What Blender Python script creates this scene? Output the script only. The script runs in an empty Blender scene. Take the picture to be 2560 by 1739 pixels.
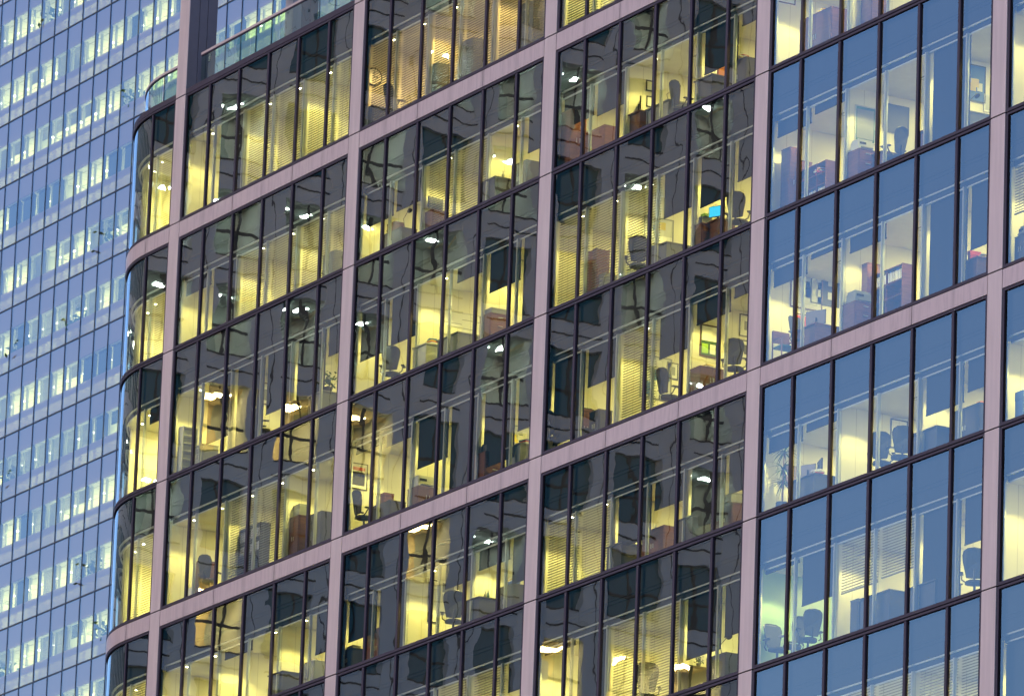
import bpy, math, random
from mathutils import Matrix, Vector, Euler
random.seed(7)
R = math.radians
sc = bpy.context.scene
# ------------------------------------------------------------------ camera
F_PX, ZG = 18683.7, 62.8                       # focal length in photo pixels; height of the upper band level
CAM = Vector((189.218, -93.393, -61.174 + ZG))
cd = bpy.data.cameras.new('camera'); cam = bpy.data.objects.new('camera', cd)
sc.collection.objects.link(cam); sc.camera = cam
CROT = Matrix.Rotation(R(61.003), 3, 'Z') @ Matrix.Rotation(R(105.330), 3, 'X') @ Matrix.Rotation(R(2.137), 3, 'Z')
cam.matrix_world = Matrix.Translation(CAM) @ CROT.to_4x4()
cd.sensor_width = 36; cd.lens = F_PX / 2560 * 36; cd.clip_start = 1; cd.clip_end = 5000
cd.dof.use_dof = True; cd.dof.focus_distance = 205; cd.dof.aperture_fstop = 5.6
# ------------------------------------------------------------------ world, sun, exposure
w = bpy.data.worlds.new('World'); sc.world = w; w.use_nodes = True
nt = w.node_tree; bg = nt.nodes['Background']
sky = nt.nodes.new('ShaderNodeTexSky'); sky.sky_type = 'NISHITA'; sky.sun_disc = False
sky.sun_elevation = R(2.5); sky.sun_rotation = R(60); sky.ozone_density = 2.0; sky.dust_density = 0.6
tint = nt.nodes.new('ShaderNodeMix'); tint.data_type = 'RGBA'; tint.blend_type = 'MULTIPLY'
tint.inputs[0].default_value = 1.0; tint.inputs[7].default_value = (0.90, 1.06, 1.68, 1)
nt.links.new(sky.outputs[0], tint.inputs[6]); nt.links.new(tint.outputs[2], bg.inputs[0])
SKY_STRENGTH = 0.15
bg.inputs[1].default_value = SKY_STRENGTH
sd = bpy.data.lights.new('sun', 'SUN'); sun = bpy.data.objects.new('sun', sd); sc.collection.objects.link(sun)
sd.energy = 0.5; sd.angle = R(25); sd.color = (1.0, 0.74, 0.72)
sun.rotation_euler = Vector((0.35, 0.90, -0.30)).to_track_quat('-Z', 'Y').to_euler()
sc.view_settings.view_transform = 'Standard'; sc.view_settings.look = 'None'
sc.view_settings.exposure = 2.0; sc.view_settings.gamma = 1
cy = sc.cycles
cy.use_denoising = True; cy.max_bounces = 7; cy.diffuse_bounces = 3; cy.glossy_bounces = 3
cy.transparent_max_bounces = 20; cy.sample_clamp_indirect = 4; cy.use_light_tree = True

# ------------------------------------------------------------------ helpers
def px(p):
    q = CROT.transposed() @ (Vector(p) - CAM)
    return (1280 + F_PX * q.x / -q.z, 869.5 - F_PX * q.y / -q.z)
def inframe(p, m=60):
    a = px(p); return -m < a[0] < 2560 + m and -m < a[1] < 1739 + m
def kx(x): return (CAM.x - x) / (-CAM.y)          # how far a sight line slips left per metre of depth
def kz(z): return (z - CAM.z) / (-CAM.y)

def mat(name, col, rough=0.5, metal=0.0, spec=0.5, noise=0.0, nscale=(4, 4, 4), bump=0.0):
    m = bpy.data.materials.new(name); m.use_nodes = True; n = m.node_tree; b = n.nodes['Principled BSDF']
    b.inputs['Base Color'].default_value = (*col, 1); b.inputs['Roughness'].default_value = rough
    b.inputs['Metallic'].default_value = metal; b.inputs['Specular IOR Level'].default_value = spec
    if noise:
        tc = n.nodes.new('ShaderNodeTexCoord'); mp = n.nodes.new('ShaderNodeMapping'); mp.inputs[3].default_value = nscale
        nz = n.nodes.new('ShaderNodeTexNoise'); nz.inputs['Scale'].default_value = 1; nz.inputs['Detail'].default_value = 5
        cr = n.nodes.new('ShaderNodeMapRange'); cr.inputs[1].default_value = .3; cr.inputs[2].default_value = .7
        cr.inputs[3].default_value = 1 - noise; cr.inputs[4].default_value = 1 + noise * .5
        mx = n.nodes.new('ShaderNodeVectorMath'); mx.operation = 'SCALE'; mx.inputs[0].default_value = col
        n.links.new(tc.outputs['Object'], mp.inputs[0]); n.links.new(mp.outputs[0], nz.inputs['Vector'])
        n.links.new(nz.outputs[0], cr.inputs[0]); n.links.new(cr.outputs[0], mx.inputs['Scale'])
        n.links.new(mx.outputs[0], b.inputs['Base Color'])
        if bump:
            bp = n.nodes.new('ShaderNodeBump'); bp.inputs['Strength'].default_value = bump; bp.inputs['Distance'].default_value = .01
            n.links.new(nz.outputs[0], bp.inputs['Height']); n.links.new(bp.outputs[0], b.inputs['Normal'])
    return m
def emit(name, col, s):
    m = bpy.data.materials.new(name); m.use_nodes = True; n = m.node_tree; n.nodes.clear()
    e = n.nodes.new('ShaderNodeEmission'); e.inputs[0].default_value = (*col, 1); e.inputs[1].default_value = s
    o = n.nodes.new('ShaderNodeOutputMaterial'); n.links.new(e.outputs[0], o.inputs[0]); return m
def glass(name, tintc, base, fk, wob_lo, wob_hi, pitch, x0, floor_h, z0, rcol=(1, 1, 1)):
    """outer glazing: clear tinted sheet + mirror share by angle; every sheet a little out of true"""
    m = bpy.data.materials.new(name); m.use_nodes = True; n = m.node_tree; n.nodes.clear(); L = n.links.new
    N = n.nodes.new
    out = N('ShaderNodeOutputMaterial'); mx = N('ShaderNodeMixShader'); tr = N('ShaderNodeBsdfTransparent'); gl = N('ShaderNodeBsdfGlossy')
    tr.inputs[0].default_value = (*tintc, 1); gl.inputs['Color'].default_value = (*rcol, 1); gl.inputs['Roughness'].default_value = 0.0
    fr = N('ShaderNodeFresnel'); fr.inputs[0].default_value = 1.5
    ma = N('ShaderNodeMath'); ma.operation = 'MULTIPLY_ADD'; ma.inputs[1].default_value = fk; ma.inputs[2].default_value = base; ma.use_clamp = True
    L(fr.outputs[0], ma.inputs[0]); L(ma.outputs[0], mx.inputs[0]); L(tr.outputs[0], mx.inputs[1]); L(gl.outputs[0], mx.inputs[2]); L(mx.outputs[0], out.inputs[0])
    if wob_lo or wob_hi:
        ge = N('ShaderNodeNewGeometry'); sp = N('ShaderNodeSeparateXYZ'); L(ge.outputs['Position'], sp.inputs[0])
        def cell(o, off, p):
            a = N('ShaderNodeMath'); a.operation = 'SUBTRACT'; L(o, a.inputs[0]); a.inputs[1].default_value = off
            b = N('ShaderNodeMath'); b.operation = 'DIVIDE'; L(a.outputs[0], b.inputs[0]); b.inputs[1].default_value = p
            c = N('ShaderNodeMath'); c.operation = 'FLOOR'; L(b.outputs[0], c.inputs[0]); return c.outputs[0]
        cx, cz = cell(sp.outputs[0], x0, pitch), cell(sp.outputs[2], z0, floor_h)
        cv = N('ShaderNodeCombineXYZ'); L(cx, cv.inputs[0]); L(cz, cv.inputs[1])
        wn = N('ShaderNodeTexWhiteNoise'); wn.noise_dimensions = '3D'; L(cv.outputs[0], wn.inputs['Vector'])
        wm = N('ShaderNodeMath'); wm.operation = 'MULTIPLY'; L(wn.outputs['Value'], wm.inputs[0]); wm.inputs[1].default_value = 50
        tot = None
        def vadd(a, b):
            v = N('ShaderNodeVectorMath'); v.operation = 'ADD'; L(a, v.inputs[0]); L(b, v.inputs[1]); return v.outputs[0]
        def half(o, amp):
            s = N('ShaderNodeVectorMath'); s.operation = 'SUBTRACT'; L(o, s.inputs[0]); s.inputs[1].default_value = (.5, .5, .5)
            t = N('ShaderNodeVectorMath'); t.operation = 'MULTIPLY'; L(s.outputs[0], t.inputs[0]); t.inputs[1].default_value = (amp, 0, amp); return t.outputs[0]
        for scl, amp in ((0.8, wob_lo), (2.6, wob_hi)):
            nz = N('ShaderNodeTexNoise'); nz.noise_dimensions = '4D'; nz.inputs['Scale'].default_value = scl; nz.inputs['Detail'].default_value = 1.0
            L(ge.outputs['Position'], nz.inputs['Vector']); L(wm.outputs[0], nz.inputs['W'])
            v = half(nz.outputs['Color'], amp); tot = v if tot is None else vadd(tot, v)
        tot = vadd(tot, half(wn.outputs['Color'], wob_lo * .35))
        tot = vadd(ge.outputs['Normal'], tot)
        nm = N('ShaderNodeVectorMath'); nm.operation = 'NORMALIZE'; L(tot, nm.inputs[0]); L(nm.outputs[0], gl.inputs['Normal'])
    return m

class MB:
    def __init__(s): s.v = []; s.f = []; s.m = []
    def box(s, x0, x1, y0, y1, z0, z1, mi=0, M=None):
        i = len(s.v); P = [(x, y, z) for z in (z0, z1) for y in (y0, y1) for x in (x0, x1)]
        s.v += [tuple(M @ Vector(p)) for p in P] if M else P
        for q in ((0, 2, 3, 1), (4, 5, 7, 6), (0, 1, 5, 4), (1, 3, 7, 5), (3, 2, 6, 7), (2, 0, 4, 6)):
            s.f.append(tuple(i + k for k in q)); s.m.append(mi)
    def quad(s, a, b, c, d, mi=0):
        i = len(s.v); s.v += [a, b, c, d]; s.f.append((i, i + 1, i + 2, i + 3)); s.m.append(mi)
    def tube(s, pts, r, n=8, mi=0, cap=True):
        i0 = len(s.v); pts = [Vector(p) for p in pts]
        rr = r if isinstance(r, (list, tuple)) else [r] * len(pts)
        for k, p in enumerate(pts):
            d = (pts[min(k + 1, len(pts) - 1)] - pts[max(k - 1, 0)]).normalized()
            a = d.orthogonal().normalized() if k == 0 else (a - d * a.dot(d)).normalized()
            b = d.cross(a)
            s.v += [tuple(p + (a * math.cos(t) + b * math.sin(t)) * rr[k]) for t in [2 * math.pi * j / n for j in range(n)]]
        for k in range(len(pts) - 1):
            for j in range(n):
                s.f.append((i0 + k * n + j, i0 + k * n + (j + 1) % n, i0 + (k + 1) * n + (j + 1) % n, i0 + (k + 1) * n + j)); s.m.append(mi)
        if cap:
            s.f.append(tuple(i0 + j for j in reversed(range(n)))); s.m.append(mi)
            s.f.append(tuple(i0 + (len(pts) - 1) * n + j for j in range(n))); s.m.append(mi)
    def prism(s, outline, fn, t0, t1, mi=0):
        """outline (a,b) extruded from t0 to t1; fn maps (a,b,t) to a point"""
        i = len(s.v); n = len(outline)
        s.v += [tuple(fn(a, b, t0)) for a, b in outline] + [tuple(fn(a, b, t1)) for a, b in outline]
        s.f.append(tuple(range(i + n - 1, i - 1, -1))); s.m.append(mi); s.f.append(tuple(range(i + n, i + 2 * n))); s.m.append(mi)
        for k in range(n):
            s.f.append((i + k, i + (k + 1) % n, i + n + (k + 1) % n, i + n + k)); s.m.append(mi)
    def build(s, name, mats, parent=None, loc=None, smooth=False, bevel=0):
        me = bpy.data.meshes.new(name); me.from_pydata(s.v, [], s.f)
        for q in (mats if isinstance(mats, (list, tuple)) else [mats]): me.materials.append(q)
        me.polygons.foreach_set('material_index', s.m)
        if smooth: me.polygons.foreach_set('use_smooth', [True] * len(s.f))
        me.update()
        o = bpy.data.objects.new(name, me); sc.collection.objects.link(o)
        if loc is not None: o.location = loc
        if parent: o.parent = parent
        if bevel:
            bv = o.modifiers.new('bevel', 'BEVEL'); bv.width = bevel; bv.segments = 2; bv.limit_method = 'ANGLE'
        return o
def thing(name, label, cat, loc=(0, 0, 0), rz=0, group=None):
    o = bpy.data.objects.new(name, None); sc.collection.objects.link(o); o.location = loc; o.rotation_euler = (0, 0, rz)
    o['label'] = label; o['category'] = cat
    if group: o['group'] = group
    return o
def lamp(kind, name, loc, energy, col, parent=None, **kw):
    l = bpy.data.lights.new(name, kind); l.energy = energy; l.color = col
    for k, v in kw.items(): setattr(l, k, v)
    o = bpy.data.objects.new(name, l); sc.collection.objects.link(o); o.location = loc
    if parent: o.parent = parent
    return o

# ------------------------------------------------------------------ materials
PINK = mat('pink_panel_paint', (.485, .385, .335), .42, noise=.13, nscale=(5, 5, .5))
def band_paint():
    m = mat('pink_band_paint', (.455, .35, .315), .42); n = m.node_tree; b = n.nodes['Principled BSDF']; L = n.links.new; N = n.nodes.new
    tc = N('ShaderNodeTexCoord'); mp = N('ShaderNodeMapping'); mp.inputs[3].default_value = (9, 1, .9)
    nz = N('ShaderNodeTexNoise'); nz.inputs['Scale'].default_value = 1; nz.inputs['Detail'].default_value = 6; nz.inputs['Roughness'].default_value = .65
    mr = N('ShaderNodeMapRange'); mr.inputs[1].default_value = .45; mr.inputs[2].default_value = .75; mr.inputs[3].default_value = 1.0; mr.inputs[4].default_value = .72
    # rain streak under every mullion
    sp = N('ShaderNodeSeparateXYZ'); md = N('ShaderNodeMath'); md.operation = 'PINGPONG'; md.inputs[1].default_value = 1.8502 / 2
    s1 = N('ShaderNodeMapRange'); s1.inputs[1].default_value = 0; s1.inputs[2].default_value = .16; s1.inputs[3].default_value = .80; s1.inputs[4].default_value = 1
    m2 = N('ShaderNodeMath'); m2.operation = 'MULTIPLY'; vm = N('ShaderNodeVectorMath'); vm.operation = 'SCALE'; vm.inputs[0].default_value = (.455, .35, .315)
    L(tc.outputs['Object'], mp.inputs[0]); L(mp.outputs[0], nz.inputs['Vector']); L(nz.outputs[0], mr.inputs[0]); L(tc.outputs['Object'], sp.inputs[0])
    L(sp.outputs[0], md.inputs[0]); L(md.outputs[0], s1.inputs[0]); L(mr.outputs[0], m2.inputs[0]); L(s1.outputs[0], m2.inputs[1])
    L(m2.outputs[0], vm.inputs['Scale']); L(vm.outputs[0], b.inputs['Base Color']); return m
BAND = band_paint()
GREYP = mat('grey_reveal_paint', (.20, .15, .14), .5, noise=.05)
DARK = mat('dark_bronze_frame', (.042, .031, .045), .5, spec=.15, noise=.1, nscale=(2, 2, 2))
BLACK = mat('black_joint', (.003, .003, .004), .9, spec=.1)
ALU = mat('pale_inner_aluminium', (.62, .66, .68), .35, metal=.2)
SHADOWBOX = mat('shadow_box_panel', (.022, .024, .03), .7, spec=.2, noise=.1)
WP = 1.8502
GLASS = glass('window_glass', (.86, .90, .76), .06, 1.3, .0062, .0018, WP, 0, 3.9, ZG, (.95, .98, .98))
GLASSC = glass('curved_glass', (.86, .90, .72), .05, 1.1, .03, .01, .7, 0, 3.9, ZG, (.95, .97, .95))
RAILG = glass('balustrade_glass', (.58, .80, .66), .06, 1.0, .02, .01, WP, 0, 3.9, ZG)
def wall_paint():
    m = mat('cream_wall_paint', (.80, .77, .64), .6); n = m.node_tree; b = n.nodes['Principled BSDF']; L = n.links.new; N = n.nodes.new
    tc = N('ShaderNodeTexCoord'); sp = N('ShaderNodeSeparateXYZ'); L(tc.outputs['Object'], sp.inputs[0])
    md = N('ShaderNodeMath'); md.operation = 'PINGPONG'; md.inputs[1].default_value = .375; L(sp.outputs[1], md.inputs[0])
    s1 = N('ShaderNodeMapRange'); s1.inputs[1].default_value = 0; s1.inputs[2].default_value = .012; s1.inputs[3].default_value = .6; s1.inputs[4].default_value = 1; L(md.outputs[0], s1.inputs[0])
    vm = N('ShaderNodeVectorMath'); vm.operation = 'SCALE'; vm.inputs[0].default_value = (.80, .77, .64); L(s1.outputs[0], vm.inputs['Scale']); L(vm.outputs[0], b.inputs['Base Color']); return m
WALL = wall_paint()
GREENWALL = mat('pale_green_glass_screen', (.34, .52, .38), .3)
CEIL = mat('ceiling_white', (.76, .74, .66), .8, noise=.05)
CARPET = mat('grey_carpet', (.10, .09, .09), .95, noise=.2, nscale=(20, 20, 20))
def fabric(name, c, t):
    m = bpy.data.materials.new(name); m.use_nodes = True; n = m.node_tree; n.nodes.clear(); N = n.nodes.new; L = n.links.new
    d = N('ShaderNodeBsdfDiffuse'); d.inputs[0].default_value = (*c, 1); tt = N('ShaderNodeBsdfTranslucent'); tt.inputs[0].default_value = (*t, 1)
    a = N('ShaderNodeAddShader'); o = N('ShaderNodeOutputMaterial'); L(d.outputs[0], a.inputs[0]); L(tt.outputs[0], a.inputs[1]); L(a.outputs[0], o.inputs[0]); return m
ROLLER = fabric('dark_screen_fabric', (.035, .036, .042), (.012, .012, .012))
SLAT = fabric('venetian_slat', (.30, .31, .30), (.06, .06, .05))
VENT = mat('vent_grille', (.25, .24, .22), .5)
WOODR = mat('red_brown_wood', (.17, .055, .032), .35, noise=.35, nscale=(3, 3, 30))
WOODB = mat('brown_wood', (.13, .045, .028), .4, noise=.3, nscale=(3, 3, 30))
DKGREY = mat('dark_grey_laminate', (.045, .042, .05), .45, noise=.1)
MIDGREY = mat('mid_grey_plastic', (.22, .23, .24), .45)
PALEGREY = mat('pale_grey_plastic', (.55, .56, .55), .4)
BLK = mat('black_plastic', (.02, .02, .022), .35)
MESHF = mat('black_mesh_fabric', (.06, .062, .07), .8, noise=.3, nscale=(60, 60, 60))
WHITE = mat('white_paper', (.8, .8, .78), .7)
GREEN = mat('green_leaf', (.045, .12, .035), .5, noise=.4, nscale=(6, 6, 6))
REDM = mat('red_card', (.55, .05, .05), .5); YELM = mat('yellow_card', (.7, .55, .06), .5); BLUEM = mat('blue_card', (.05, .13, .4), .5)
LIME = mat('lime_box', (.35, .6, .06), .5); ORANGE = mat('orange_card', (.8, .25, .04), .5); TEALM = mat('teal_board', (.03, .12, .14), .5)
SCREEN_C = emit('lit_screen', (.05, .5, .85), .45); SCREEN_D = mat('screen_off', (.012, .02, .03), .15)
LAMPDOT = emit('lamp_face', (1, .93, .7), 22)
WARM = (1.0, .86, .25)

# ================================================================== MAIN BUILDING
W6 = WP * 6; PWH = .3137; H = 3.9
def lev(n): return ZG - n * H
BANDS = {-3, 0, 3, 6}
bld = thing('glass_office_building', 'pink-banded office building with dark window frames, lit offices and rounded left corner', 'building', (0, 0, 0))
parts_glass, parts_down = [], []
BAYS = range(0, 5)
def rows(b): return range(-1 if b == 0 else -3, 6)
# pilasters: pink boxes butted at every floor with a shadow joint, dark core behind
def pilaster(x, top, bot=-3.0, hw=PWH, y=0.0, deep=.2, over=0):
    m = MB(); zs = [lev(n) for n in range(-3, 8)]
    zs = [z for z in zs if z <= top + .01] + [lev(8)]
    if over: zs = [top + over] + zs
    for a, b in zip(zs[:-1], zs[1:]): m.box(x - hw, x + hw, y, y + .12, b + .018, a - .018, 0)
    m.box(x - hw + .02, x + hw - .02, y + .035, y + deep, zs[-1], zs[0] - .02, 1)
    return m.build('pilaster', [PINK, BLACK], bld)
pilaster(0, lev(-1))
for i in range(1, 6): pilaster(i * W6, lev(-3))
def wintop(b, r): return lev(r) - (.595 if r in BANDS else .105)   # glass top of row r
def winbot(b, r): return lev(r + 1) + .095
bandn = 0
for b in BAYS:
    xl, xr = b * W6 + PWH + .022, (b + 1) * W6 - PWH - .022
    for n in (-3, 0, 3, 6):
        if b == 0 and n == -3: continue
        m = MB(); js = [xl, b * W6 + 2 * WP, b * W6 + 4 * WP, xr]
        for i in range(3): m.box(js[i] + (.012 if i else 0), js[i + 1] - (.012 if i < 2 else 0), .002, .1, lev(n) - .49, lev(n) - .025, 0)
        m.box(xl, xr, .04, .3, lev(n) - .485, lev(n) - .03, 1)
        m.build('spandrel_band', [BAND, BLACK], bld)
    for r in rows(b):
        zt, zb = wintop(b, r), winbot(b, r); m = MB()
        T = .085
        # perimeter: proud bar, black groove
        m.box(xl, xl + .075, .02, .09, zb - T, zt + T); m.box(xr - .075, xr, .02, .09, zb - T, zt + T)
        m.box(xl + .075, xr - .075, .02, .09, zt + .028, zt + T); m.box(xl + .075, xr - .075, .02, .09, zb - T, zb - .006)
        m.box(xl + .075, xl + .125, .046, .085, zb, zt, 1); m.box(xr - .125, xr - .075, .046, .085, zb, zt, 1)
        m.box(xl + .075, xr - .075, .055, .16, zt, zt + .028, 1)
        for k in range(1, 6):
            x = b * W6 + k * WP
            m.box(x - .052, x + .052, .012, .085, zb - .006, zt + .006)
        m.box(xl, xr, .1, .28, lev(r) + .095 - .0, lev(r) + .0, 1) if False else None
        fr = m.build('window_frame', [DARK, BLACK], bld)
        # inner glazing frame, shadow box and head rails
        xs = [b * W6 + k * WP for k in range(7)]
        i = MB()
        for k, x in enumerate(xs):
            if k == 0: x += PWH * .55
            if k == 6: continue
            i.box(x - .035, x + .035, .24, .30, zb + .04, zt - 1.19); i.box(x + .05, x + .075, .25, .29, zb + .04, zt - 1.19)
        i.box(xl, xr, .22, .27, zt - 1.075, zt - 1.03); i.box(xl, xr, .27, .31, zt - 1.24, zt - 1.205); i.box(xl, xr, .26, .3, zb, zb + .05)
        i.build('inner_frame', ALU, bld)
        s = MB(); s.box(xl - .02, xr + .02, .19, .21, zt - 1.03, zt + .1); s.box(xl - .02, xr + .02, .28, .33, zt - 1.19, zt - 1.03)
        s.box(xl, xr, .17, .19, zt - .62, zt - .60); s.box(xl, xr, .17, .19, zt - .72, zt - .71)
        s.build('shadow_box', [SHADOWBOX], bld)
        for k in range(6):
            a = max(b * W6 + k * WP + .051, xl + .124); c = min(b * W6 + (k + 1) * WP - .051, xr - .124)
            P = px(((a + c) / 2, 0, (zt + zb) / 2)); vis = inframe(((a + c) / 2, 0, (zt + zb) / 2), 130)
            parts_glass.append((0 if not vis else abs(px((a, 0, zt))[0] - px((c, 0, zt))[0]) * (zt - zb), a, c, zb, zt))
    # transom backs: black strip between two rows of windows
    for n in range(-2, 6):
        if b == 0 and n < 0: continue
        if n not in BANDS: m = MB(); m.box(xl, xr, .05, .16, lev(n) - .025, lev(n) + .015); m.build('transom_joint', BLACK, bld)
parts_glass.sort(key=lambda t: -t[0])
rest = MB()
for i, (s_, a, c, zb, zt) in enumerate(parts_glass):
    q = MB() if i < 100 else rest
    q.quad((a, .06, zb), (c, .06, zb), (c, .06, zt), (a, .06, zt))
    if i < 100: q.build('glass_pane', GLASS, bld)
o = rest.build('glass_pane', GLASS, bld); o['kind'] = 'stuff'

# ---------------------------------------------------------------- interiors
FL, CE = .06, 2.62                              # floor and ceiling above the level below
def cell_blinds():
    """o open, rNN roller blind NN% down, vNN venetian blind NN% down; six panes per bay"""
    T = {}
    T[0, -1] = 'o r100 v100 v100 v100 v100'; T[0, 0] = 'r18 r100 v100 v100 v100 v100'; T[0, 1] = 'o r72 r100 r68 r78 r32'
    T[0, 2] = 'o o v100 v100 o o'; T[0, 3] = 'o o r12 o o r55'; T[0, 4] = 'o r40 v100 o r70 o'; T[0, 5] = 'o r40 v100 o r70 o'
    T[1, -2] = 'v100 o r40 v60 o r30'; T[1, -1] = 'v100 v100 v100 v100 v100 v100'; T[1, 0] = 'r45 r42 v100 v100 o r48'; T[1, 1] = 'r55 r52 o r14 r42 r100'
    T[1, 2] = 'r6 r12 r52 r96 r82 r56'; T[1, 3] = 'r55 r90 o r32 r24 r60'; T[1, 4] = 'r80 r100 r100 v100 v100 r30'; T[1, 5] = 'o r40 v100 o r70 o'
    T[2, -2] = 'v100 o r40 v60 o r30'; T[2, -1] = 'v100 v100 o r40 r60 o'; T[2, 0] = 'r38 r42 o o r56 r14'; T[2, 1] = 'v100 v100 v100 r46 r52 r42'; T[2, 2] = 'r88 r40 v100 r42 r22 r10'
    T[2, 3] = 'v100 v100 r66 r34 r78 r50'; T[2, 4] = 'r4 r100 v100 v94 r62 r52'; T[2, 5] = 'r60 v100 o r20 r80 o'
    T[3, -2] = 'o o o o r40 o'; T[3, -1] = 'o r30 o o r40 o'; T[3, 0] = 'o o o r40 r60 o'; T[3, 1] = 'r14 r7 o o r97 o'; T[3, 2] = 'r16 r3 r14 o r100 r62'
    T[3, 3] = 'r17 r8 o o r46 r36'; T[3, 4] = 'r2 r48 v50 v48 r93 r44'; T[3, 5] = 'o r40 v100 v100 v100 v100'
    T[4, 0] = 'o o o r40 r60 o'; T[4, 1] = 'o r30 o o r50 o'; T[4, 2] = 'v45 v60 o r40 o o'; T[4, 3] = 'o o r30 o r70 o'; T[4, 4] = 'o r20 o o v100 o'; T[4, 5] = 'r85 r60 o r30 o o'
    return T
BL = cell_blinds()
for b in BAYS:
    for r in rows(b):
        x0, x1 = b * W6, (b + 1) * W6; zf, zc = lev(r + 1) + FL, lev(r + 1) + CE
        zh = wintop(b, r) - 1.22
        zc = min(zc, zh + .10) if r in BANDS else zh + .06
        m = MB(); m.box(x0, x1, .335, 5.6, lev(r + 1) - .35, zf); m.build('floor_slab', CARPET, bld)
        m = MB(); m.box(x0, x1, .335, 5.6, zc, zc + .12); m.build('ceiling', CEIL, bld)
        m = MB(); m.box(x0, x1, 5.6, 5.7, zf, zc); m.build('back_wall', WALL, bld)
        for p in (0, 2, 4):
            xw = x0 + p * WP
            g = (b, r, p) == (3, 4, 0)
            m = MB(); m.box(xw - .06, xw + .06, .335, 5.6, zf, zc); m.build('partition_wall', GREENWALL if g else WALL, bld)
            m = MB(); m.box(xw + (0.62 if False else 0) - .05, xw + .05, .30, .335, zf, zc); m.build('wall_end', PALEGREY, bld)
        vis = any(inframe((x0 + t * WP, 0, z), 40) for t in (0, 1.5, 3, 4.5, 6) for z in (lev(r), lev(r + .5), lev(r + 1)))
        if vis:
            warm = WARM if (b, r) != (1, -1) else (1.0, .66, .22)
            for p in (0, 2, 4):
                xw = x0 + p * WP
                if not any(inframe((xw + t * WP, 0, z), 60) for t in (0, 1, 2) for z in (lev(r), lev(r + .5), lev(r + 1))): continue
                l = lamp('AREA', 'room_light', (xw + WP, 2.9, zc - .02), random.uniform(22, 34), warm, bld, shape='RECTANGLE', size=1.2, size_y=1.2)
                v = MB(); vx, vy = xw + WP * 1.0, 1.45
                for k in range(4): e = .06 + k * .055; v.box(vx - e, vx + e, vy - e, vy + e, zc - .012 - .004 * (3 - k), zc - .008 - .004 * (3 - k), k % 2)
                if b >= 1: v.build('ceiling_vent', [VENT, CEIL], bld)
            for k in range(6):
                if not any(inframe((x0 + (k + t) * WP, 0, z), 30) for t in (0, 1) for z in (lev(r), lev(r + .5), lev(r + 1))): continue
                lx = x0 + (k + .5) * WP
                if k == 0: lx += .08
                e = random.uniform(28, 44) * (1.25 if k % 2 == 0 else .8)
                lamp('SPOT', 'downlight_beam', (lx, .62, zc - .06), e, warm, bld, spot_size=R(112), spot_blend=.35, shadow_soft_size=.035)
                parts_down.append((lx, .62, zc))
        # blinds
        for k, tk in enumerate(BL.get((b, r), 'o o o o o o').split()):
            xa = x0 + k * WP + (.16 if k else PWH * .55 + .06); xb = x0 + (k + 1) * WP - (.01 if k < 5 else .22)
            if tk[0] == 'o': continue
            fr = int(tk[1:]) / 100; zl = zh - (zh - zf) * fr
            y = .38
            if tk[0] == 'r':
                m = MB(); m.box(xa, xb, y, y + .006, zl, zh + .05); m.box(xa, xb, y - .012, y + .018, zl - .03, zl); m.build('roller_blind', [ROLLER], bld)
            else:
                m = MB(); z = zh; tl = R(random.choice((-6, 0, 6)))
                while z > zl:
                    M = Matrix.Translation((0, y, z)) @ Matrix.Rotation(-tl, 4, 'X')
                    m.box(xa, xb, -.024, .024, -.001, .001, 0, M); z -= .072
                m.box(xa, xb, y - .02, y + .02, zl - .03, zl); m.box(xa, xb, y - .025, y + .025, zh, zh + .05)
                for xx in (xa + .25, xb - .25): m.box(xx - .004, xx + .004, y - .03, y - .027, zl, zh)
                m.build('venetian_blind', [SLAT], bld)
parts_down.sort(key=lambda t: -t[0]); rest = MB()
for i, (x, y, z) in enumerate(parts_down):
    q = MB() if i < 100 else rest
    q.tube([(x, y, z - .012), (x, y, z)], .055, 10, 0); q.tube([(x, y, z - .016), (x, y, z - .013)], .034, 10, 1)
    if i < 100: q.build('downlight', [PALEGREY, LAMPDOT], bld)
o = rest.build('downlight', [PALEGREY, LAMPDOT], bld); o['kind'] = 'stuff'

# ---------------------------------------------------------------- rounded corner
RC = 5.5; CX = -WP
def arcp(th, off): return (CX - (RC - off) * math.sin(th), RC - (RC - off) * math.cos(th))
def arcbox(m, o0, o1, z0, z1, t0=0, t1=90, n=24, mi=0):
    P = [R(t0 + (t1 - t0) * k / n) for k in range(n + 1)]
    i = len(m.v)
    for t in P:
        for o_, z in ((o0, z0), (o1, z0), (o1, z1), (o0, z1)): a = arcp(t, o_); m.v.append((a[0], a[1], z))
    for k in range(n):
        for e in range(4): m.f.append((i + k * 4 + e, i + k * 4 + (e + 1) % 4, i + (k + 1) * 4 + (e + 1) % 4, i + (k + 1) * 4 + e)); m.m.append(mi)
    m.f.append((i, i + 3, i + 2, i + 1)); m.m.append(mi); j = i + n * 4; m.f.append((j, j + 1, j + 2, j + 3)); m.m.append(mi)
xl, xr = CX, -PWH - .022
for n in (0, 3):
    m = MB(); m.box(CX + .012, xr, .002, .1, lev(n) - .49, lev(n) - .025); arcbox(m, .002, .1, lev(n) - .49, lev(n) - .025, .1, 90)
    m.box(CX, xr, .04, .3, lev(n) - .485, lev(n) - .03, 1); arcbox(m, .04, .3, lev(n) - .485, lev(n) - .03, 0, 90, 24, 1)
    m.build('curved_spandrel_band', [BAND, BLACK], bld)
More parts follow.
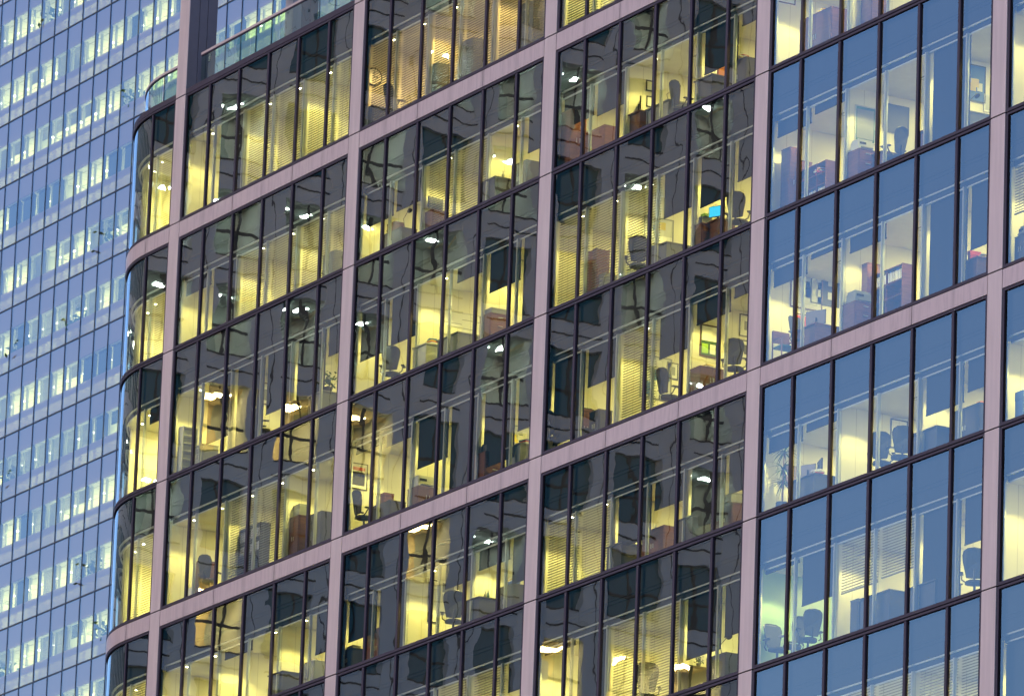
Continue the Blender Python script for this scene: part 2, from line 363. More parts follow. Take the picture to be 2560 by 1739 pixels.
for r in range(-1, 6):
    zt, zb = wintop(0, r), winbot(0, r); T = .085; m = MB()
    m.box(xr - .075, xr, .02, .09, zb - T, zt + T)
    for z0, z1 in ((zt + .028, zt + T), (zb - T, zb - .006)): m.box(CX, xr - .075, .02, .09, z0, z1); arcbox(m, .02, .09, z0, z1)
    m.box(xr - .125, xr - .075, .045, .16, zb, zt, 1); m.box(CX, xr, .055, .15, zt, zt + .028, 1); arcbox(m, .055, .15, zt, zt + .028, 0, 90, 24, 1)
    m.box(CX - .042, CX + .042, .018, .1, zb, zt)
    for t in (32, 64): a = arcp(R(t), .08); m.box(a[0] - .04, a[0] + .04, a[1] - .04, a[1] + .04, zb, zt)
    if r + 1 not in BANDS: m.box(CX, xr, .05, .16, lev(r + 1) - .025, lev(r + 1) + .015, 1); arcbox(m, .05, .16, lev(r + 1) - .025, lev(r + 1) + .015, 0, 90, 24, 1)
    m.build('corner_window_frame', [DARK, BLACK], bld)
    i = MB(); i.box(CX, xr, .22, .27, zt - 1.075, zt - 1.03); i.box(CX, xr, .27, .31, zt - 1.24, zt - 1.205); arcbox(i, .22, .27, zt - 1.075, zt - 1.03); arcbox(i, .27, .31, zt - 1.24, zt - 1.205)
    i.box(CX - .035, CX + .035, .24, .3, zb, zt - 1.19)
    i.build('inner_frame', ALU, bld)
    s = MB(); s.box(CX, xr + .1, .19, .21, zt - 1.03, zt + .1); arcbox(s, .19, .21, zt - 1.03, zt + .1); s.box(CX, xr + .1, .28, .33, zt - 1.19, zt - 1.03); arcbox(s, .28, .33, zt - 1.19, zt - 1.03)
    s.build('shadow_box', SHADOWBOX, bld)
    q = MB(); q.quad((CX + .041, .055, zb), (xr - .125, .055, zb), (xr - .125, .055, zt), (CX + .041, .055, zt)); q.build('corner_glass_pane', GLASS, bld)
    for t0 in (0, 32, 64):
        q = MB(); n = 12; t1 = min(t0 + 32, 90)
        for k in range(n + 1):
            a = arcp(R(t0 + (t1 - t0) * k / n), .07); q.v += [(a[0], a[1], zb), (a[0], a[1], zt)]
        for k in range(n): q.f.append((2 * k + 2, 2 * k, 2 * k + 1, 2 * k + 3)); q.m.append(0)
        q.build('curved_glass_pane', GLASSC, bld, smooth=True)
    zf, zh = lev(r + 1) + FL, zt - 1.22; zc = zh + .06
    out = [(0, .335), (CX, .335)] + [arcp(R(t), .335) for t in range(6, 91, 6)] + [(CX - RC + .335, 9), (0, 9)]
    for nm, z0, z1, mm in (('floor_slab', lev(r + 1) - .35, zf, CARPET), ('ceiling', zc, zc + .12, CEIL)):
        q = MB(); q.prism(out[::-1], lambda a, b_, t: (a, b_, t), z0, z1); q.build(nm, mm, bld)
    q = MB(); q.box(CX - RC + .3, 0, 8.9, 9, zf, zc); q.box(-4.3, -4.2, 1.0, 8.9, zf, zc); q.build('back_wall', WALL, bld)
    lamp('AREA', 'room_light', (-2.2, 3.0, zc - .02), 105, WARM, bld, shape='RECTANGLE', size=2, size_y=1.6)
    for ax, ay in ((-.9, .65), (-2.5, .75), (-3.5, 1.0), (-5.0, 2.3)):
        lamp('SPOT', 'downlight_beam', (ax, ay, zc - .06), 28, WARM, bld, spot_size=R(112), spot_blend=.35, shadow_soft_size=.04)
        q = MB(); q.tube([(ax, ay, zc - .012), (ax, ay, zc)], .055, 10, 0); q.tube([(ax, ay, zc - .016), (ax, ay, zc - .013)], .034, 10, 1); q.build('corner_downlight', [PALEGREY, LAMPDOT], bld)
    if r in (-1, 0, 2, 3):
        m = MB(); z = zh
        while z > zf:
            M = Matrix.Translation((0, .38, z)) @ Matrix.Rotation(0, 4, 'X'); m.box(CX + .1, -.15, -.024, .024, -.001, .001, 0, M)
            arcbox(m, .36, .40, z, z + .003, 0, 62, 10); z -= .072
        m.build('venetian_blind', SLAT, bld)
    else:
        m = MB(); m.box(CX + .1, -.15, .38, .386, zh - .45, zh + .05); m.build('roller_blind', ROLLER, bld)
# terrace roof over the left end
m = MB(); m.prism([(W6 - PWH, .3), (0, .3), (CX, .3)] + [arcp(R(t), .3) for t in range(6, 91, 6)] + [(CX - RC + .3, 20), (W6 - PWH, 20)], lambda a, b_, t: (a, b_, t), lev(-1) - .1, lev(-1) + .02)
m.build('terrace_deck', mat('terrace_paving', (.28, .27, .27), .8, noise=.2), bld)
m = MB(); m.box(CX, W6 - PWH - .02, .02, .32, lev(-1) + .0, lev(-1) + .165); arcbox(m, .02, .32, lev(-1), lev(-1) + .165)
m.build('terrace_edge_trim', DARK, bld)
zr = lev(-1)
for x0_, x1_ in [(k * WP + (.56 if k == 0 else .0), (k + 1) * WP) for k in range(6)]:
    x1_ = min(x1_, W6 - .4) - .008; q = MB(); q.quad((x0_ + .008, .345, zr + .17), (x1_, .345, zr + .17), (x1_, .345, zr + 1.20), (x0_ + .008, .345, zr + 1.20)); q.build('balustrade_pane', RAILG, bld)
q = MB(); q.quad((CX + .01, .345, zr + .17), (-PWH - .01, .345, zr + .17), (-PWH - .01, .345, zr + 1.20), (CX + .01, .345, zr + 1.20)); q.build('balustrade_pane', RAILG, bld)
for t0, t1 in ((1, 31), (33, 62), (64, 90)):
    q = MB()
    for k in range(13):
        a = arcp(R(t0 + (t1 - t0) * k / 12), .345); q.v += [(a[0], a[1], zr + .17), (a[0], a[1], zr + 1.20)]
    for k in range(12): q.f.append((2 * k + 2, 2 * k, 2 * k + 1, 2 * k + 3)); q.m.append(0)
    q.build('curved_balustrade_pane', RAILG, bld, smooth=True)
q = MB(); q.box(.58, W6 - .35, .315, .38, zr + 1.20, zr + 1.27, 0); q.box(.58, W6 - .35, .325, .37, zr + 1.16, zr + 1.20, 1)
q.box(CX, -PWH, .315, .38, zr + 1.20, zr + 1.27, 0); q.box(CX, -PWH, .325, .37, zr + 1.16, zr + 1.20, 1); arcbox(q, .315, .38, zr + 1.20, zr + 1.27); arcbox(q, .325, .37, zr + 1.16, zr + 1.20, 0, 90, 24, 1)
q.build('handrail', [PINK, DARK], bld)
# tall pilaster standing above the terrace, and a second one behind it
q = MB(); zz = [zr + .018, zr + 3.9, zr + 7.8, zr + 11.7]
for a, b_ in zip(zz[:-1], zz[1:]):
    q.box(-PWH, PWH, 0, .02, a, b_ - .03, 0)
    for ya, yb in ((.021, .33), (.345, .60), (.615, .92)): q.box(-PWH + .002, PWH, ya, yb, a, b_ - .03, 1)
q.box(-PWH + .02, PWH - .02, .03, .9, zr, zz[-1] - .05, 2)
q.build('terrace_column', [PINK, GREYP, BLACK], bld)
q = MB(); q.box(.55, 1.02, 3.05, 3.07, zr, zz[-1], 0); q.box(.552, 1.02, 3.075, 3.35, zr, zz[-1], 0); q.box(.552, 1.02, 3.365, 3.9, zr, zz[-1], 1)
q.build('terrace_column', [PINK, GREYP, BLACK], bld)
# the rest of the volume: core, roof and lower storeys
m = MB(); m.box(W6, 5 * W6 + PWH, 5.75, 24, 0, lev(-3)); m.box(CX - RC + .4, W6, 9.05, 24, 0, lev(-1) - .12); m.box(W6, W6 + .2, .34, 6, lev(-1), lev(-3)); m.box(W6, 5 * W6 + PWH, .1, 6, lev(-3) - .02, lev(-3) + .3)
m.box(5 * W6 + PWH - .1, 5 * W6 + PWH, .3, 6, lev(7), lev(-3)); m.box(0, 5 * W6 + PWH, .2, 6, 0, lev(6) - .5); m.build('building_core', GREYP, bld)
m = MB(); m.prism([(0, .2), (CX, .2)] + [arcp(R(t), .2) for t in range(6, 91, 6)] + [(CX - RC + .2, 9), (0, 9)][0:], lambda a, b_, t: (a, b_, t), 0, lev(6) - .5); m.build('lower_storeys', GREYP, bld)

# ================================================================== BLUE GLASS TOWER BEHIND
tw = thing('blue_glass_tower', 'tall blue curtain-wall office tower standing behind the rounded corner', 'tower', (0, 0, 0))
TY, TX0, TZ0, TP = 84.613, -194.09, 70.878 + ZG, 1.8627
TGLASS = glass('tower_glass', (.84, .90, .68), .07, 1.4, .0015, .0006, TP, TX0, 3.9, TZ0, (.95, .97, 1.0))
TSPAN = mat('tower_spandrel_glass', (.27, .19, .24), .3)
TMULL = mat('tower_mullion', (.018, .022, .05), .4)
TJOINT = mat('tower_joint', (.006, .006, .014), .6)
TREVEAL = mat('tower_reveal', (.42, .46, .40), .6)
TBLIND = mat('tower_blind', (.030, .07, .115), .7)
def tile_ceiling():
    m = mat('tower_ceiling_tile', (.55, .58, .50), .8); n = m.node_tree; b = n.nodes['Principled BSDF']; L = n.links.new; N = n.nodes.new
    tc = N('ShaderNodeTexCoord'); sp = N('ShaderNodeSeparateXYZ'); L(tc.outputs['Object'], sp.inputs[0]); prev = None
    for ax in (0, 1):
        md = N('ShaderNodeMath'); md.operation = 'PINGPONG'; md.inputs[1].default_value = .6; L(sp.outputs[ax], md.inputs[0])
        s1 = N('ShaderNodeMapRange'); s1.inputs[1].default_value = 0; s1.inputs[2].default_value = .05; s1.inputs[3].default_value = .35; s1.inputs[4].default_value = 1; L(md.outputs[0], s1.inputs[0])
        if prev:
            mm = N('ShaderNodeMath'); mm.operation = 'MULTIPLY'; L(prev.outputs[0], mm.inputs[0]); L(s1.outputs[0], mm.inputs[1]); prev = mm
        else: prev = s1
    vm = N('ShaderNodeVectorMath'); vm.operation = 'SCALE'; vm.inputs[0].default_value = (.55, .58, .50); L(prev.outputs[0], vm.inputs['Scale']); L(vm.outputs[0], b.inputs['Base Color']); return m
TCEIL = tile_ceiling()
def frosted():
    m = bpy.data.materials.new('frosted_lower_glass'); m.use_nodes = True; n = m.node_tree; n.nodes.clear(); N = n.nodes.new; L = n.links.new
    d = N('ShaderNodeBsdfDiffuse'); d.inputs[0].default_value = (.30, .24, .25, 1); t = N('ShaderNodeBsdfTranslucent'); t.inputs[0].default_value = (.16, .12, .12, 1)
    tr = N('ShaderNodeBsdfTransparent'); a = N('ShaderNodeAddShader'); mx = N('ShaderNodeMixShader'); mx.inputs[0].default_value = .62
    o = N('ShaderNodeOutputMaterial'); L(d.outputs[0], a.inputs[0]); L(t.outputs[0], a.inputs[1]); L(tr.outputs[0], mx.inputs[1]); L(a.outputs[0], mx.inputs[2]); L(mx.outputs[0], o.inputs[0]); return m
TFROST = frosted()
TDOT = emit('tower_lamp_face', (.95, 1, .85), 2.2)
def tcell(j, l): return TX0 + j * TP, TZ0 - l * H
def tvis(j, l):
    x, z = tcell(j, l); ok = False
    for dx, dz in ((0, 0), (TP, 0), (0, -H), (TP, -H)):
        a = px((x + dx, TY, z + dz))
        # seen left of the rounded corner, or over and through the terrace
        if -45 < a[0] < 2560 and -45 < a[1] < 1790 and (a[0] < 400 - .085 * a[1] + 25 or (a[1] < 330 - .50 * (a[0] - 430) + 20 and a[0] < 930)): ok = True
    return ok
cells = [(j, l) for l in range(-8, 14) for j in range(-6, 32) if tvis(j, l)]
dark = {(0, 2), (1, 2), (7, 2), (6, 5), (7, 5), (8, 5)}
half = {(2, 2), (8, 2), (3, 2)}
js = [c[0] for c in cells]; ls = [c[1] for c in cells]; j0, j1, l0, l1 = min(js) - 1, max(js) + 2, min(ls), max(ls) + 1
X0, X1 = TX0 + j0 * TP, TX0 + j1 * TP
TW = (1.0, .92, .38)
mul = {}
rnd = random.Random(11)
gl_n = 0; restg = MB(); rests = MB(); restf = MB(); restb = MB(); restr = MB(); restd = MB()
for q_, (j, l) in enumerate(sorted(cells, key=lambda c: (c[0] + abs(c[1] - 5) * .3 if c[0] < 12 else 50 + c[0]))):
    x, z = tcell(j, l); big = q_ < 99
    def one(name, m_, mm):
        return m_.build(name, mm, tw)
    g = MB() if big else restg; g.quad((x + .025, TY, z - H + .04), (x + TP - .025, TY, z - H + .04), (x + TP - .025, TY, z - .04), (x + .025, TY, z - .04))
    s = MB() if big else rests; s.box(x + .02, x + TP - .02, TY + .06, TY + .12, z - 1.27, z - .02)
    f = MB() if big else restf; f.box(x + .02, x + TP - .02, TY + .06, TY + .07, z - H + .02, z - 3.2); s.box(x + .02, x + TP - .02, TY + .06, TY + .08, z - 3.2, z - 2.78)
    if big: one('glass_panel', g, TGLASS); one('spandrel_panel', s, TSPAN); one('frosted_panel', f, TFROST)
    # state of the blind behind this panel
    u = rnd.random(); zt_, zb_ = z - 1.27, z - 2.80
    m = MB() if big else restb
    if (j, l) in dark: m.box(x + .05, x + TP - .05, TY + .32, TY + .33, zb_, zt_); kind = 'roller_blind'
    elif (j, l) in half or u < .06: m.box(x + .3, x + TP - .05, TY + .32, TY + .33, zb_ + .1, zt_); kind = 'roller_blind'
    elif u < .50:
        kind = 'venetian_blind'; zz_ = zt_; stop = zb_ + (0 if u < .36 else .7)
        M0 = Matrix.Rotation(-R(rnd.choice((20, 30, 38))), 4, 'X')
        while zz_ > stop: m.box(x + .28, x + TP - .1, -.035, .035, -.002, .002, 0, Matrix.Translation((0, TY + .36, zz_)) @ M0); zz_ -= .085
    else: kind = None
    if big and kind: one(kind, m, TBLIND if kind == 'roller_blind' else SLAT)
    # pale reveal fin inside each mullion, some with a lamp washing it
    if rnd.random() < .8 or (j, l) not in dark:
        e = MB() if big else restr; e.box(x + .10, x + .20, TY + .30, TY + .42, z - H + .1, z - 1.27)
        if big: one('reveal_fin', e, TREVEAL)
    if rnd.random() < .42 and (j, l) not in dark and not u < .06:
        lamp('SPOT', 'fin_light', (x + .52, TY + .40, z - 1.42), rnd.uniform(3, 16), (1, .95, .42), tw, spot_size=R(100), spot_blend=.6, shadow_soft_size=.04)
    d = MB() if big else restd; dx = x + rnd.choice((1.0, 1.2)); rd = rnd.choice((.06, .12, .15)); d.tube([(dx, TY + 1.5, z - 1.36), (dx, TY + 1.5, z - 1.33)], rd, 12)
    if big: one('downlight', d, TDOT)
have = set(cells)
for l in range(l0 - 1, l1 + 1):
    for j in range(j0, j1):
        if (j, l) in have: continue
        x, z = tcell(j, l)
        restg.quad((x + .025, TY, z - H + .04), (x + TP - .025, TY, z - H + .04), (x + TP - .025, TY, z - .04), (x + .025, TY, z - .04))
        rests.box(x + .02, x + TP - .02, TY + .06, TY + .12, z - 1.27, z - .02); rests.box(x + .02, x + TP - .02, TY + .06, TY + .08, z - 3.2, z - 2.78)
        restf.box(x + .02, x + TP - .02, TY + .06, TY + .07, z - H + .02, z - 3.2); restr.box(x + .10, x + .20, TY + .30, TY + .42, z - H + .1, z - 1.27)
        if rnd.random() < .3: restb.box(x + .3, x + TP - .05, TY + .32, TY + .33, z - 2.7, z - 1.27)
for nm, m_, mm in (('glass_panel', restg, TGLASS), ('spandrel_panel', rests, TSPAN), ('frosted_panel', restf, TFROST), ('roller_blind', restb, TBLIND), ('reveal_fin', restr, TREVEAL), ('downlight', restd, TDOT)):
    if m_.v: o = m_.build(nm, mm, tw); o['kind'] = 'stuff'
for j in range(j0, j1 + 1):
    x = TX0 + j * TP; m = MB(); m.box(x - .018, x + .018, TY - .03, TY + .1, TZ0 - (l1 + 1) * H, TZ0 - (l0 - 1) * H, 0)
    for l in range(l0 - 1, l1 + 1): z = TZ0 - l * H; m.box(x - .045, x + .045, TY + .1, TY + .18, z - 2.8, z - 1.27, 0)
    m.build('mullion', TMULL, tw)
for l in range(l0 - 1, l1 + 1):
    z = TZ0 - l * H
    m = MB(); m.box(X0, X1, TY - .035, TY + .1, z - .032, z + .032); m.build('floor_joint', TJOINT, tw)
    m = MB(); m.box(X0, X1, TY + .13, TY + 9, z - 1.33, z - 1.25); m.build('tiled_ceiling', TCEIL, tw)
    m = MB(); m.box(X0, X1, TY + .13, TY + 9, z - H - .3, z - H + .12); m.build('floor_slab', CARPET, tw)
    m = MB(); m.box(X0, X1, TY + 9, TY + 9.2, z - H, z - 1.2); m.build('back_wall', TREVEAL, tw)
    lamp('AREA', 'office_light', ((X0 + X1) / 2, TY + 2.6, z - 1.4), 470, TW, tw, shape='RECTANGLE', size=X1 - X0, size_y=2.0)
    up = lamp('AREA', 'ceiling_fill', ((X0 + X1) / 2, TY + 2.2, z - 3.0), 430, TW, tw, shape='RECTANGLE', size=X1 - X0, size_y=1.0); up.rotation_euler = (math.pi, 0, 0)  # added fill with no visible fitting, aimed up to brighten the tower ceilings
    for k in range(int((X1 - X0) / (3 * TP))):
        if rnd.random() < .6:
            x = X0 + (3 * k + rnd.choice((0, 1, 2)) + .5) * TP; m = MB(); m.box(x - .05, x + .05, TY + .5, TY + 4, z - H + .1, z - 1.33); m.build('partition_wall', TREVEAL, tw) if k < 99 // 20 else None
m = MB(); m.box(X0 - .1, X0, TY, TY + 9, TZ0 - (l1 + 1) * H, TZ0 - (l0 - 1) * H); m.box(X1, X1 + .1, TY, TY + 9, TZ0 - (l1 + 1) * H, TZ0 - (l0 - 1) * H)
m.box(X0, X1, TY + 9.25, TY + 30, 0, TZ0 - (l0 - 1) * H); m.box(X0, X1, TY + .1, TY + 9.25, 0, TZ0 - (l1 + 1) * H); m.build('tower_core', TSPAN, tw)

# ================================================================== STONE BLOCK ACROSS THE SQUARE (seen mirrored in the glass)
mb_ = thing('stone_office_block', 'grey stone office block across the square, seen only mirrored in the dark window panes', 'building', (0, 0, 0))
STONE = mat('grey_lilac_stone', (.62, .68, .66), .6, noise=.12, nscale=(.6, .6, .6))
SJOINT = mat('stone_joint', (.02, .03, .035), .8)
TEAL = mat('dark_teal_window', (.02, .11, .125), .15, spec=.6)
BW_W = mat('warm_room_wall', (.70, .60, .38), .8)
BLAMP = emit('block_lamp_cool', (.9, 1, .9), 26); BLAMPW = emit('block_lamp_warm', (1, .78, .35), 26)
XB = -60.0
vc = Vector((CAM.x, -CAM.y, CAM.z))
def mirror_y(u): return -CAM.y * 0 + vc.y + (XB - vc.x) * (vc.y - 0) / (vc.x - u) * 1.0   # y where the mirrored sight line through facade x=u meets the block
YS = mirror_y(33.0); YN = 6.0
zlo, zhi, FH, WPI = 30.0, 118.0, 3.9, 3.05
rb = random.Random(5)
core = MB(); core.box(XB - 30, XB - 3.25, YS, YN, zlo - .7, zhi, 0); core.box(XB - 30, XB, YS, YN, 0, zlo - .7, 0); core.box(XB - 30, XB + .06, YS, YN, zhi + .01, zhi + 1.6, 0)
core.box(XB - 30, XB + .06, YS - .25, YS - .004, 0, zhi, 0)
core.build('block_core', STONE, mb_)
nf = int((zhi - zlo) / FH); nw = int((YN - YS) / WPI)
wins = []
for k in range(nf):
    z = zlo + k * FH
    m = MB(); m.box(XB - .6, XB, YS, YN, z - .55, z + .62); m.box(XB - .01, XB + .015, YS, YN, z + .0, z + .07, 1); m.box(XB - .01, XB + .02, YS, YN, z + .60, z + .66, 1)
    m.build('stone_band', [STONE, SJOINT], mb_)
    m = MB(); m.box(XB - 3.2, XB - .61, YS, YN, z - .4, z + .3); m.build('floor_slab', BW_W, mb_)
    for i in range(nw + 1):
        y0, y1 = YS + i * WPI, min(YS + (i + 1) * WPI, YN)
        wins.append((k, i, y0, y1, z + .62, z + FH - .55))
pm = MB()
for i in range(nw + 1):
    y0 = YS + i * WPI
    m = MB(); m.box(XB - .55, XB + .05, y0 + .004, min(y0 + 1.05, YN) - .004, zlo + .01, zhi - .01, 0)
    m.box(XB + .02, XB + .055, y0 + .50, y0 + .54, zlo + .02, zhi - .02, 1); m.box(XB - 3.15, XB - .56, y0 + .4, y0 + .5, zlo + .02, zhi - .02, 0); m.build('stone_pier', [STONE, SJOINT], mb_)
DIMW = mat('dim_room_wall', (.34, .42, .40), .8)
def block_at(b, p, lv):           # window of the block mirrored at this place of the facade
    u = b * W6 + (p - 1) * WP; t = (vc.x - XB) / (vc.x - u)
    return mirror_y(u), CAM.z + (lev(lv) - CAM.z) * t
warm_at = [block_at(*a) for a in ((1, 5.3, 5.0), (1, 6.0, 5.0), (2, 4.4, 4.7), (2, 5.6, 4.75), (2, 4.6, -.1), (2, 5.6, .05), (0, 3.4, 3.2), (1, 5.2, 3.7), (2, 1.5, 4.6), (1, 3.4, 3.5), (0, 2.6, 1.6), (0, 4.8, 2.3),
            (0, 2.2, 4.3), (1, 1.3, 2.2))]
cool_at = [block_at(*a) for a in ((0, 1.3, -.4), (0, 2.6, 1.1), (0, 3.1, 1.3), (0, 4.6, .9), (0, 5.2, 1.4), (0, 3.3, .1), (1, 3.2, -.6), (1, 4.5, -.5), (1, 1.3, .9), (1, 1.4, 1.5), (2, 1.3, .2), (2, 3.3, .4), (2, 5, .6), (2, 3.4, 2.2), (1, 5.0, .2), (1, 4.9, 1.7), (2, 6, 1.2), (2, 1.2, 1.3), (0, 4.2, -.3), (0, 2.2, .7), (1, 2.4, .4), (1, 4.2, 1.2), (2, 4.4, 1.6), (2, 2.4, .9), (0, 1.6, 1.9), (1, 6, 2.6), (2, 5.2, 2.9), (0, 5.6, .4))]
def near(L_, y, z): return any(abs(y - a) < WPI * .5 and abs(z - c) < FH * .5 for a, c in L_)
n_w = 0
for (k, i, y0, y1, za, zb_) in wins:
    if y1 - y0 < 1.6: continue
    a, c = y0 + 1.05, y1; yc_, zc_ = (y0 + y1) / 2, (za + zb_) / 2
    lit = 'w' if near(warm_at, yc_, zc_) else ('c' if near(cool_at, yc_, zc_) or rb.random() < .13 else '')
    n_w += 1
    m = MB() if n_w < 100 else pm
    if not lit: m.box(XB - .3, XB - .25, a, c, za, zb_, 0)
    else:
        ci = 2 if lit == 'c' else 3
        m.box(XB - 3.1, XB - 3.0, a, c, za, zb_ + .4, 4 if lit == 'w' else 1)
        m.box(XB - 3.0, XB - .5, a, c, zb_ - .02, zb_ + .05, 4 if lit == 'w' else 1)
        for t in range(2 if lit == 'c' else 1):
            ly = a + .3 + t * .9; m.box(XB - 1.5 - .2, XB - 1.5 + .2, ly, ly + .4, zb_ - .06, zb_ - .03, ci)
        if lit == 'w': lamp('AREA', 'room_light', (XB - 1.8, (a + c) / 2, zb_ - .1), 40, (1, .76, .30), mb_, size=1)
    m.box(XB - .3, XB - .2, (a + c) / 2 - .05, (a + c) / 2 + .05, za, zb_, 5); m.box(XB - .3, XB - .2, a, c, za + 1.0, za + 1.1, 5)
    if n_w < 100: m.build('window', [TEAL, DIMW, BLAMP, BLAMPW, BW_W, SJOINT], mb_)
if pm.v: o = pm.build('window', [TEAL, DIMW, BLAMP, BLAMPW, BW_W, SJOINT], mb_); o['kind'] = 'stuff'

# ================================================================== GROUND
g = MB(); g.quad((-2500, -2500, 0), (2500, -2500, 0), (2500, 2500, 0), (-2500, 2500, 0))
o = g.build('ground', mat('dark_paving', (.10, .10, .11), .7, noise=.2, nscale=(.3, .3, .3))); o['kind'] = 'structure'
#FURNITURE
# ================================================================== WHAT STANDS IN THE OFFICES
ORD = ['', 'first', 'second', 'third', 'fourth', 'fifth', 'sixth']
BAYN = ['leftmost flat bay', 'second bay', 'third bay', 'fourth bay', 'far-right bay']
def rown(b, r):
    if b >= 3: return {0: 'top row', 1: 'second row', 2: 'row above pink band', 3: 'row under pink band', 4: 'second row under band', 5: 'bottom row'}[r]
    return {-1: 'row above upper band', 0: 'row under upper band', 1: 'middle row', 2: 'row above lower band', 3: 'row under lower band', 4: 'second row under band', 5: 'bottom row'}[r]
def where(b, r, p): return '%s pane of %s, %s' % (ORD[int(p)], BAYN[b], rown(b, r))
def spot(b, r, p, y):
    u = b * W6 + (p - 1) * WP; return (u - kx(u) * y, y, lev(r + 1) + FL)
def on_wall(b, r, p):
    """point of the partition wall seen at this place of the facade"""
    u = b * W6 + (p - 1) * WP; xw = b * W6 + 2 * WP * int((p - 1) // 2) + .062
    return xw, (u - xw) / kx(u)
def rbox(m, w_, d, z0, z1, c=(0, 0), mi=0): m.box(c[0] - w_ / 2, c[0] + w_ / 2, c[1] - d / 2, c[1] + d / 2, z0, z1, mi)
def make_chair(label, loc, rz, big=1.0, fab=None):
    t = thing('office_chair', label, 'office chair', loc, rz); f = fab or MESHF
    m = MB(); out = [(.24 * math.cos(a) * (1 if abs(math.cos(a)) < .8 else .97), .23 * math.sin(a)) for a in [2 * math.pi * k / 20 for k in range(20)]]
    m.prism(out, lambda a, b_, z: (a, b_, z + .02 * (b_ / .23) ** 2), .43, .50); m.build('seat', f, t, bevel=.012)
    prof = [(-.17, 0), (-.20, .15), (-.245, .35), (-.255, .48), (-.23, .57), (-.15, .62), (0, .635), (.15, .62), (.23, .57), (.255, .48), (.245, .35), (.20, .15), (.17, 0), (0, -.02)]
    bk = lambda a, h, d: (a * big, .22 + .12 * (h / .6) + d + .10 * (a / .25) ** 2 * -.8, .56 + h * big)
    m = MB(); m.prism(prof, bk, 0, .018); br = m.build('backrest', f, t)
    m = MB(); m.tube([bk(a, h, .01) for a, h in prof + prof[:1]], .014, 6, cap=False); m.build('back_frame', BLK, br)
    for s_ in (-1, 1):
        m = MB(); m.tube([(s_ * .22, .16, .46), (s_ * .30, .12, .52), (s_ * .31, .04, .68)], .018, 6); m.box(s_ * .31 - .04, s_ * .31 + .04, -.14, .14, .68, .715); m.build('armrest', BLK, t)
    m = MB(); m.tube([(0, 0, .10), (0, 0, .44)], .03, 8); m.tube([(0, .1, .44), (0, .24, .50), (0, .27, .75)], .025, 6); m.build('column', BLK, t)
    m = MB()
    for k in range(5):
        a = k * 1.2566; m.tube([(0, 0, .11), (.30 * math.cos(a), .30 * math.sin(a), .075)], [.03, .018], 6)
    bs = m.build('star_base', BLK, t)
    for k in range(5):
        a = k * 1.2566; m = MB(); x, y = .30 * math.cos(a), .30 * math.sin(a); m.tube([(x - .02, y, .032), (x + .02, y, .032)], .03, 8); m.build('caster', BLK, bs)
    return t
def make_wood_chair(label, loc, rz):
    t = thing('wooden_armchair', label, 'armchair', loc, rz)
    for sx in (-1, 1):
        for sy in (-1, 1): m = MB(); m.tube([(sx * .24, sy * .22, 0), (sx * .24, sy * (.22 if sy < 0 else .25), .64 if sy < 0 else .9)], .02, 6); m.build('leg', WOODR, t)
        m = MB(); m.box(sx * .24 - .025, sx * .24 + .025, -.24, .24, .64, .67); m.build('armrest', WOODR, t)
    m = MB(); rbox(m, .46, .44, .42, .48); m.build('seat', TEALM, t, bevel=.01)
    m = MB(); m.box(-.24, .24, .225, .255, .60, .92); m.build('backrest', WOODR, t)
    return t
def make_desk(label, loc, rz, w_=1.6, d=.8, h=.74, mt=None, name='desk'):
    t = thing(name, label, 'desk', loc, rz); mt = mt or WOODB
    m = MB(); rbox(m, w_, d, h - .035, h); m.build('desk_top', mt, t, bevel=.004)
    for s_ in (-1, 1): m = MB(); m.box(s_ * (w_ / 2 - .05) - .02, s_ * (w_ / 2 - .05) + .02, -d / 2 + .03, d / 2 - .03, 0, h - .037); m.build('side_panel', mt, t)
    m = MB(); m.box(-w_ / 2 + .08, w_ / 2 - .08, -d / 2 + .06, -d / 2 + .08, .12, h - .04); m.build('modesty_panel', mt, t)
    return t
def make_cabinet(label, loc, rz, w_=.8, d=.45, h=1.2, mt=None, drawers=0, name='cabinet', open_=False):
    t = thing(name, label, 'cabinet', loc, rz); mt = mt or WOODR
    m = MB(); rbox(m, w_, d - .02, .04, h - .03, (0, .01)); rbox(m, w_ - .06, d - .06, 0, .04); m.build('carcass', mt, t)
    m = MB(); rbox(m, w_ + .02, d + .02, h - .028, h); m.build('top', mt, t, bevel=.004)
    if drawers:
        hh = (h - .09) / drawers
        for k in range(drawers):
            m = MB(); m.box(-w_ / 2 + .015, w_ / 2 - .015, -d / 2 - .012, -d / 2 - .002 + .01, .05 + k * hh + .006, .05 + (k + 1) * hh - .006); dr = m.build('drawer', mt, t)
            m = MB(); m.box(-.07, .07, -d / 2 - .035, -d / 2 - .013, .05 + (k + .65) * hh, .05 + (k + .65) * hh + .014); m.build('handle', PALEGREY, dr)
    else:
        for s_ in (-1, 1):
            m = MB(); x0_, x1_ = sorted((s_ * .006, s_ * (w_ / 2 - .01))); m.box(x0_, x1_, -d / 2 - .012, -d / 2 + .008, .05, h - .04); dr = m.build('door', mt, t)
            m = MB(); m.box(s_ * .05 - .006, s_ * .05 + .006, -d / 2 - .035, -d / 2 - .013, h * .45, h * .45 + .12); m.build('handle', PALEGREY, dr)
    return t
